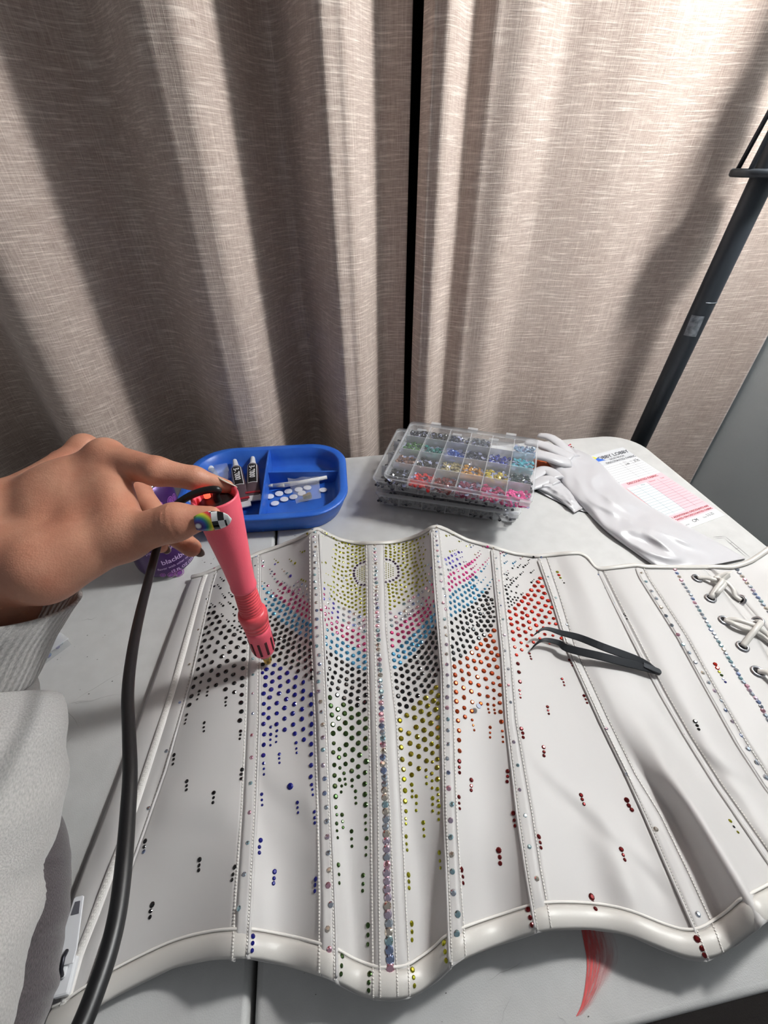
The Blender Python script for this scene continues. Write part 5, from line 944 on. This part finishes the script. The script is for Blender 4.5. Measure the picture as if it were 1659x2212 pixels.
# ================================================================== papers under the glove
TLp, TRp, BRp = on(1262, 988, .0006), on(1345, 966, .0006), on(1566, 1113, .0006); BLp = TLp+BRp-TRp
pe, pl_ = TRp-TLp, BLp-TLp; PW, PLn = np.linalg.norm(pe), np.linalg.norm(pl_)
exp_, eyp = pe/PW, -pl_/PLn
pad = thing('sales_pad', (TLp+BRp)/2*[1, 1, 0], 'printed sales-book sheet with pink and blue columns beside the glove', 'paper')
def pq(s0, t0, s1, t1, z):
    f = lambda s, t: TLp+pe*s+pl_*t+np.array([0, 0, z]); return np.array([f(s0, t0), f(s1, t0), f(s1, t1), f(s0, t1)]), [(3, 2, 1, 0)]
V, F = pq(0, 0, 1, 1, 0); o = part('sheet', (np.concatenate([V, V-[0, 0, .0006]]), [(3, 2, 1, 0), (4, 5, 6, 7), (0, 1, 5, 4), (1, 2, 6, 5), (2, 3, 7, 6), (3, 0, 4, 7)]), mat('paper_white', (232, 232, 234), .7), pad, smooth=False)
for nm, (s0, t0, s1, t1), c in (('header_block', (0, 0, 1, .17), (206, 208, 212)), ('pink_block', (0, .42, 1, .925), (240, 190, 198)), ('blue_column', (.02, .48, .5, .85), (214, 226, 230))):
    part(nm, pq(s0, t0, s1, t1, .0001 if nm != 'blue_column' else .0002), mat(nm, c, .7), pad, smooth=False)
g = []
def ln_(s0, t0, s1, t1, w_=.004):
    if abs(s1-s0) > abs(t1-t0): g.append(pq(s0, t0-w_/2*.45, s1, t1+w_/2*.45, .0003))
    else: g.append(pq(s0-w_/2, t0, s1+w_/2, t1, .0003))
for k in range(8): ln_(.02, .20+k*.028, .98, .20+k*.028)
for k in range(12): ln_(.02, .52+k*.028, .98, .52+k*.028)
for s in (.02, .5, .76): ln_(s, .18, s, .41); ln_(s, .48, s, .85)
for s in (.25,): ln_(s, .48, s, .85)
part('ruled_lines', join(*g), mat('ink_grey', (112, 118, 130), .7), pad, smooth=False)
INK = mat('ink_dark', (66, 68, 76), .7); RINK = mat('ink_maroon', (150, 60, 72), .7)
P_ = lambda s, t: TLp+pe*s+pl_*t
for s, sz, (u, t), al, m, bd, xs in (('HOBBY LOBBY', .0108, (.99, .085), 'RIGHT', INK, .018, 1.0), ('SALES BOOK', .0056, (.60, .122), 'CENTER', INK, 0, 1), ('DISCOUNTED FABRIC', .0062, (.62, .160), 'CENTER', INK, 0, 1), ('DISCOUNTED FABRIC', .0062, (.5, .452), 'CENTER', RINK, .01, 1), ('NO ADDITIONAL DISCOUNTS ARE', .0048, (.5, .885), 'CENTER', RINK, .012, 1), ('ALLOWED ON DISCOUNTED FABRIC', .0046, (.5, .913), 'CENTER', RINK, .012, 1), ('3.99', .0065, (.62, .235), 'CENTER', INK, 0, .8), ('37.95', .0065, (.88, .225), 'CENTER', INK, 0, .8), ('CM', .0070, (.36, .970), 'LEFT', INK, 0, 1), ('5.5.25', .0062, (.70, .962), 'LEFT', INK, 0, .9), ('Price', .0032, (.62, .195), 'CENTER', INK, 0, 1), ('Total', .0032, (.88, .195), 'CENTER', INK, 0, 1), ('Discount', .0034, (.63, .490), 'CENTER', RINK, 0, 1), ('Total', .0034, (.88, .490), 'CENTER', RINK, 0, 1), ('Price', .0034, (.38, .500), 'CENTER', INK, 0, 1), ('Date', .0034, (.60, .965), 'LEFT', INK, 0, 1), ('Initials', .0034, (.15, .975), 'LEFT', INK, 0, 1)):
    part('lettering', text_on(s, sz, P_(u, t), exp_, eyp, .0004, al, xs, bd), m, pad, smooth=False)
V, F = pq(.02, .02, .26, .10, .0003); part('logo', (np.array([P_(.05, .10), P_(.33, .105), P_(.22, .055), P_(.12, .07), P_(.06, .055)])+[0, 0, .0004], [(0, 1, 2, 3, 4)]), mat('logo_blue', (52, 104, 200), .6), pad, smooth=False)
part('logo', (np.array([P_(.05, .055), P_(.12, .068), P_(.22, .052), P_(.17, .022), P_(.09, .015)])+[0, 0, .00045], [(0, 1, 2, 3, 4)]), mat('logo_yellow', (240, 228, 60), .6), pad, smooth=False)
# pattern sheet with ruled grid, and orange card
sp = thing('pattern_sheet', on(1220, 1090)*[1, 1, 0], 'white pattern sheet with black border and tiny grid, poking out below the glove', 'paper')
q = [(1148, 1046), (1176, 1042), (1240, 1060), (1300, 1120), (1278, 1112), (1232, 1100), (1185, 1076), (1155, 1062)]
part('border', prism([tuple(on(x, y)[:2]) for x, y in q], .0002, .0010), mat('border_black', (28, 28, 30), .6), sp, smooth=False)
q2 = [(1156, 1046), (1180, 1045), (1238, 1062), (1290, 1110), (1264, 1106), (1226, 1094), (1186, 1074), (1160, 1058)]
part('sheet', prism([tuple(on(x, y, .001)[:2]) for x, y in q2], .0010, .0014), mat('paper_white', (232, 232, 234), .7), sp, smooth=False)
g = []
for k in range(13):
    g.append(streak((1162+k*7.5, 1053+k*4.0), (1176+k*7.5, 1046+k*3.6), 1.0, .0017, 3, 0))
for k in range(3): g.append(streak((1164+k*5, 1055-k*3), (1262+k*5, 1103-k*3), 1.0, .0017, 3, 0))
part('ruled_lines', join(*g), mat('ink_dark', (66, 68, 76), .7), sp)
top('orange_card', prism([tuple(on(x, y)[:2]) for x, y in ((1140, 992), (1185, 990), (1215, 1005), (1190, 1020), (1165, 1024), (1140, 1012))], .0002, .0012), mat('orange_card', (196, 92, 40), .6), 'orange card showing between the case and the glove', 'card', smooth=False)

# ================================================================== satin gloves
def glove_strip(Lp, Rp, n, zmax, name, parent, seed, wr=.0025, m=22, taper0=True):
    Lq, Rq = spline(Lp, n), spline(Rp, n); V = []
    for sgn in (1, -1):
        for i in range(n):
            for j in range(m+1):
                u = j/m; p = Lq[i]+(Rq[i]-Lq[i])*u; e = math.sin(math.pi*u)**.5; f = i/(n-1); endf = sm(0, .06, f) if taper0 else 1
                endf *= 1-.72*sm(.80, .97, f); h = zmax*e*endf; wrk = wr*e*endf*(wnoise(np.array(u*2.6+f*6), np.array(f*15-u*3), 1.3, seed)+.6*wnoise(np.array(u*7), np.array(f*26+u*5), 1.3, seed+1)+.9*(.35-abs(float(wnoise(np.array(u*4+f*9), np.array(f*17-u*6), 1.4, seed+3)))*1.6)) if sgn > 0 else 0
                z = .0022+h+float(wrk)+.0004 if sgn > 0 else .0016
                V.append(on(p[0], p[1], max(z, .0018)))
    A = n*(m+1); F = [(i*(m+1)+j, i*(m+1)+j+1, (i+1)*(m+1)+j+1, (i+1)*(m+1)+j) for i in range(n-1) for j in range(m)]
    F += [tuple(A+k for k in reversed(f)) for f in F[:]]
    for i in range(n-1):
        for j in (0, m): a, b = i*(m+1)+j, (i+1)*(m+1)+j; F.append((a, b, b+A, a+A) if j == 0 else (b, a, a+A, b+A))
    for i in (0, n-1): F += [(i*(m+1)+j+1, i*(m+1)+j, A+i*(m+1)+j, A+i*(m+1)+j+1) for j in range(m)]
    return part(name, (np.array(V), F), GLOVE, parent)
gl = thing('satin_glove', on(1350, 1090)*[1, 1, 0], 'long white satin glove stretched towards the corset, on top of the papers', 'glove', 'white satin gloves')
Lp = [(1182, 997), (1198, 1020), (1212, 1040), (1236, 1074), (1268, 1106), (1310, 1148), (1361, 1186), (1411, 1221), (1440, 1240)]
Rp = [(1236, 966), (1270, 981), (1303, 1006), (1330, 1036), (1362, 1064), (1402, 1092), (1450, 1118), (1546, 1169), (1612, 1206)]
glove_strip(Lp, Rp, 110, .011, 'sleeve', gl, 21, .0042, m=34)
g_s = [on(x, y, .0165) for x, y in ((1225, 985), (1250, 1005), (1275, 1030), (1300, 1060), (1318, 1085))]
for P, R in (([(1240, 990, .010), (1222, 972, .014), (1206, 956, .018), (1186, 944, .019), (1164, 940, .016)], (.011, .0098, .0092, .0088, .007)),
             ([(1236, 992, .012), (1210, 978, .016), (1184, 966, .018), (1158, 958, .018), (1135, 955, .016)], (.013, .0115, .0108, .010, .008)),
             ([(1228, 1000, .011), (1204, 994, .016), (1180, 986, .018), (1152, 982, .017), (1125, 982, .014)], (.013, .0140, .0135, .0125, .010))):
    pp = spline(np.array([on(x, y, z) for x, y, z in P]), 26); part('glove_finger', tube(pp, spline(np.array(R)[:, None], 26)[:, 0]*(1+.10*wnoise(np.arange(26)*.9, np.arange(26)*.3, 1.3, int(P[0][0]))), 18, flat=.45), GLOVE, gl)
gl2 = thing('satin_glove', on(1190, 1040)*[1, 1, 0], 'second white satin glove crumpled under the first, beside the stone cases', 'glove', 'white satin gloves')
glove_strip([(1140, 1048), (1165, 1058), (1195, 1072), (1222, 1092), (1240, 1108)], [(1150, 1030), (1180, 1030), (1210, 1040), (1240, 1066), (1262, 1096)], 30, .006, 'sleeve', gl2, 31, .0022)
for P, R in (([(1205, 1035, .008), (1190, 1020, .010), (1172, 1016, .010), (1150, 1030, .008), (1130, 1044, .006)], (.009, .008, .0075, .0075, .006)), ([(1202, 1046, .008), (1184, 1036, .009), (1160, 1046, .008), (1140, 1054, .006)], (.008, .0075, .007, .0055))):
    pp = spline(np.array([on(x, y, z) for x, y, z in P]), 22); part('glove_finger', tube(pp, spline(np.array(R)[:, None], 22)[:, 0]*1.3, 16, flat=.36), GLOVE, gl2)
for k, (x, y, c) in enumerate(((1229, 962, 'p'), (1234, 965, 'd'), (1238, 967, 'g'), (1232, 960, 'r'))):
    o = bpy.data.objects.new('spilled_rhinestone', GMESH[c]); COL.objects.link(o); P = on(x, y, .0002); o.location = tuple(P); o.scale = (.0016,)*3; tag(o, 'tiny spilled '+['pink', 'dark red', 'green', 'bright red'][k]+' rhinestone on the table beyond the glove fingers', 'rhinestone', 'spilled stones behind the glove')

# ================================================================== tweezers
TM = mat('black_steel', (34, 36, 40), .35, .6)
tw = thing('tweezers', surf([(1300, 1430)])[0], 'black curved-tip tweezers lying open on the corset', 'tweezers')
for pts_, wd, lifts in (([(1418, 1455), (1370, 1436), (1300, 1411), (1236, 1391), (1205, 1383), (1180, 1377), (1165, 1376), (1153, 1381), (1145, 1386)], (4.5, 8.0, 8.5, 8.0, 6.0, 4.5, 3.2, 2.0, .9), (.006, .007, .009, .011, .012, .013, .013, .012, .010)),
                        ([(1418, 1459), (1370, 1447), (1300, 1429), (1232, 1410), (1205, 1401), (1180, 1395), (1165, 1395), (1152, 1401), (1143, 1409)], (4.5, 8.0, 9.0, 8.5, 6.5, 5.0, 3.4, 2.2, .9), (.0055, .006, .007, .008, .0085, .009, .009, .007, .004))):
    P = np.array([surf([p], l)[0] for p, l in zip(pts_, lifts)]); P = spline(P, 40); Wd = spline(np.array(wd)[:, None], 40)[:, 0]*.00040
    T = np.gradient(P, axis=0); T /= np.linalg.norm(T, axis=1)[:, None]; rings = []
    for p, t, w_ in zip(P, T, Wd):
        up_ = np.array([0, 0, 1.])-t*t[2]; up_ /= np.linalg.norm(up_); s = np.cross(t, up_); s = s*.94+up_*.34; s /= np.linalg.norm(s); n3 = np.cross(s, t); th = min(.0009, w_*.7)
        rings.append(np.array([p+s*w_+n3*th, p-s*w_+n3*th, p-s*w_-n3*th, p+s*w_-n3*th]))
    o = part('arm', loft(rings), TM, tw, smooth=False); bevel(o, .0003, 2)
P = surf([(1419, 1457)], .006)[0]; d = P-surf([(1370, 1442)], .0065)[0]; d /= np.linalg.norm(d)
o = part('joint', plate(rrect(-.012, -.0028, .004, .0028, (.001, .0026, .0026, .001), 5), -.0016, .0016, P, d, np.cross([0, 0, 1.], d)), TM, tw, smooth=False); bevel(o, .0004, 2)

# ================================================================== small clear box beside the cuff
bo = thing('bead_box', on(125, 1400)*[1, 1, 0], 'small clear box of stones half hidden by the grey cuff', 'box')
A, B, Cc = on(95, 1436, .0), on(154, 1392, .0), on(134, 1368, .0)
ex = B-A; L1 = np.linalg.norm(ex); ex /= L1; ey = Cc-B; ey -= ex*(ey @ ex); L2 = np.linalg.norm(ey); ey /= L2; ez = np.array([0, 0, 1.])
part('body', box((A+B)/2-ex*.01+ey*L2*.8+ez*.0045, L1+.02, L2*1.6, .009, ex, ey, ez), PLAST, bo, smooth=False); part('lid', box((A+B)/2-ex*.01+ey*L2*.8+ez*.0098, L1+.022, L2*1.7, .0014, ex, ey, ez), PLAST2, bo, smooth=False)
part('divider', box((A+B)/2-ex*.01+ey*L2*.75+ez*.0045, L1+.018, .0008, .008, ex, ey, ez), PLAST2, bo, smooth=False)
for k in range(16):
    u, v = random.uniform(.05, .9), random.uniform(.1, 1.4); c = random.choice(['b', 'c4', 'c2', 'a', 'v'])
    o = bpy.data.objects.new('boxed_rhinestone', GMESH[c]); COL.objects.link(o); o.location = tuple(A+ex*L1*u+ey*L2*v+ez*(.0012+.002*random.random())); o.scale = (.0022,)*3; o.rotation_euler = (random.uniform(-.5, .5), random.uniform(-.5, .5), 0); tag(o, {'b': 'deep blue', 'c4': 'pale blue', 'c2': 'pale teal', 'a': 'aqua', 'v': 'violet'}[c]+' stone inside the small clear box by the cuff', 'rhinestone', 'stones in the small box')
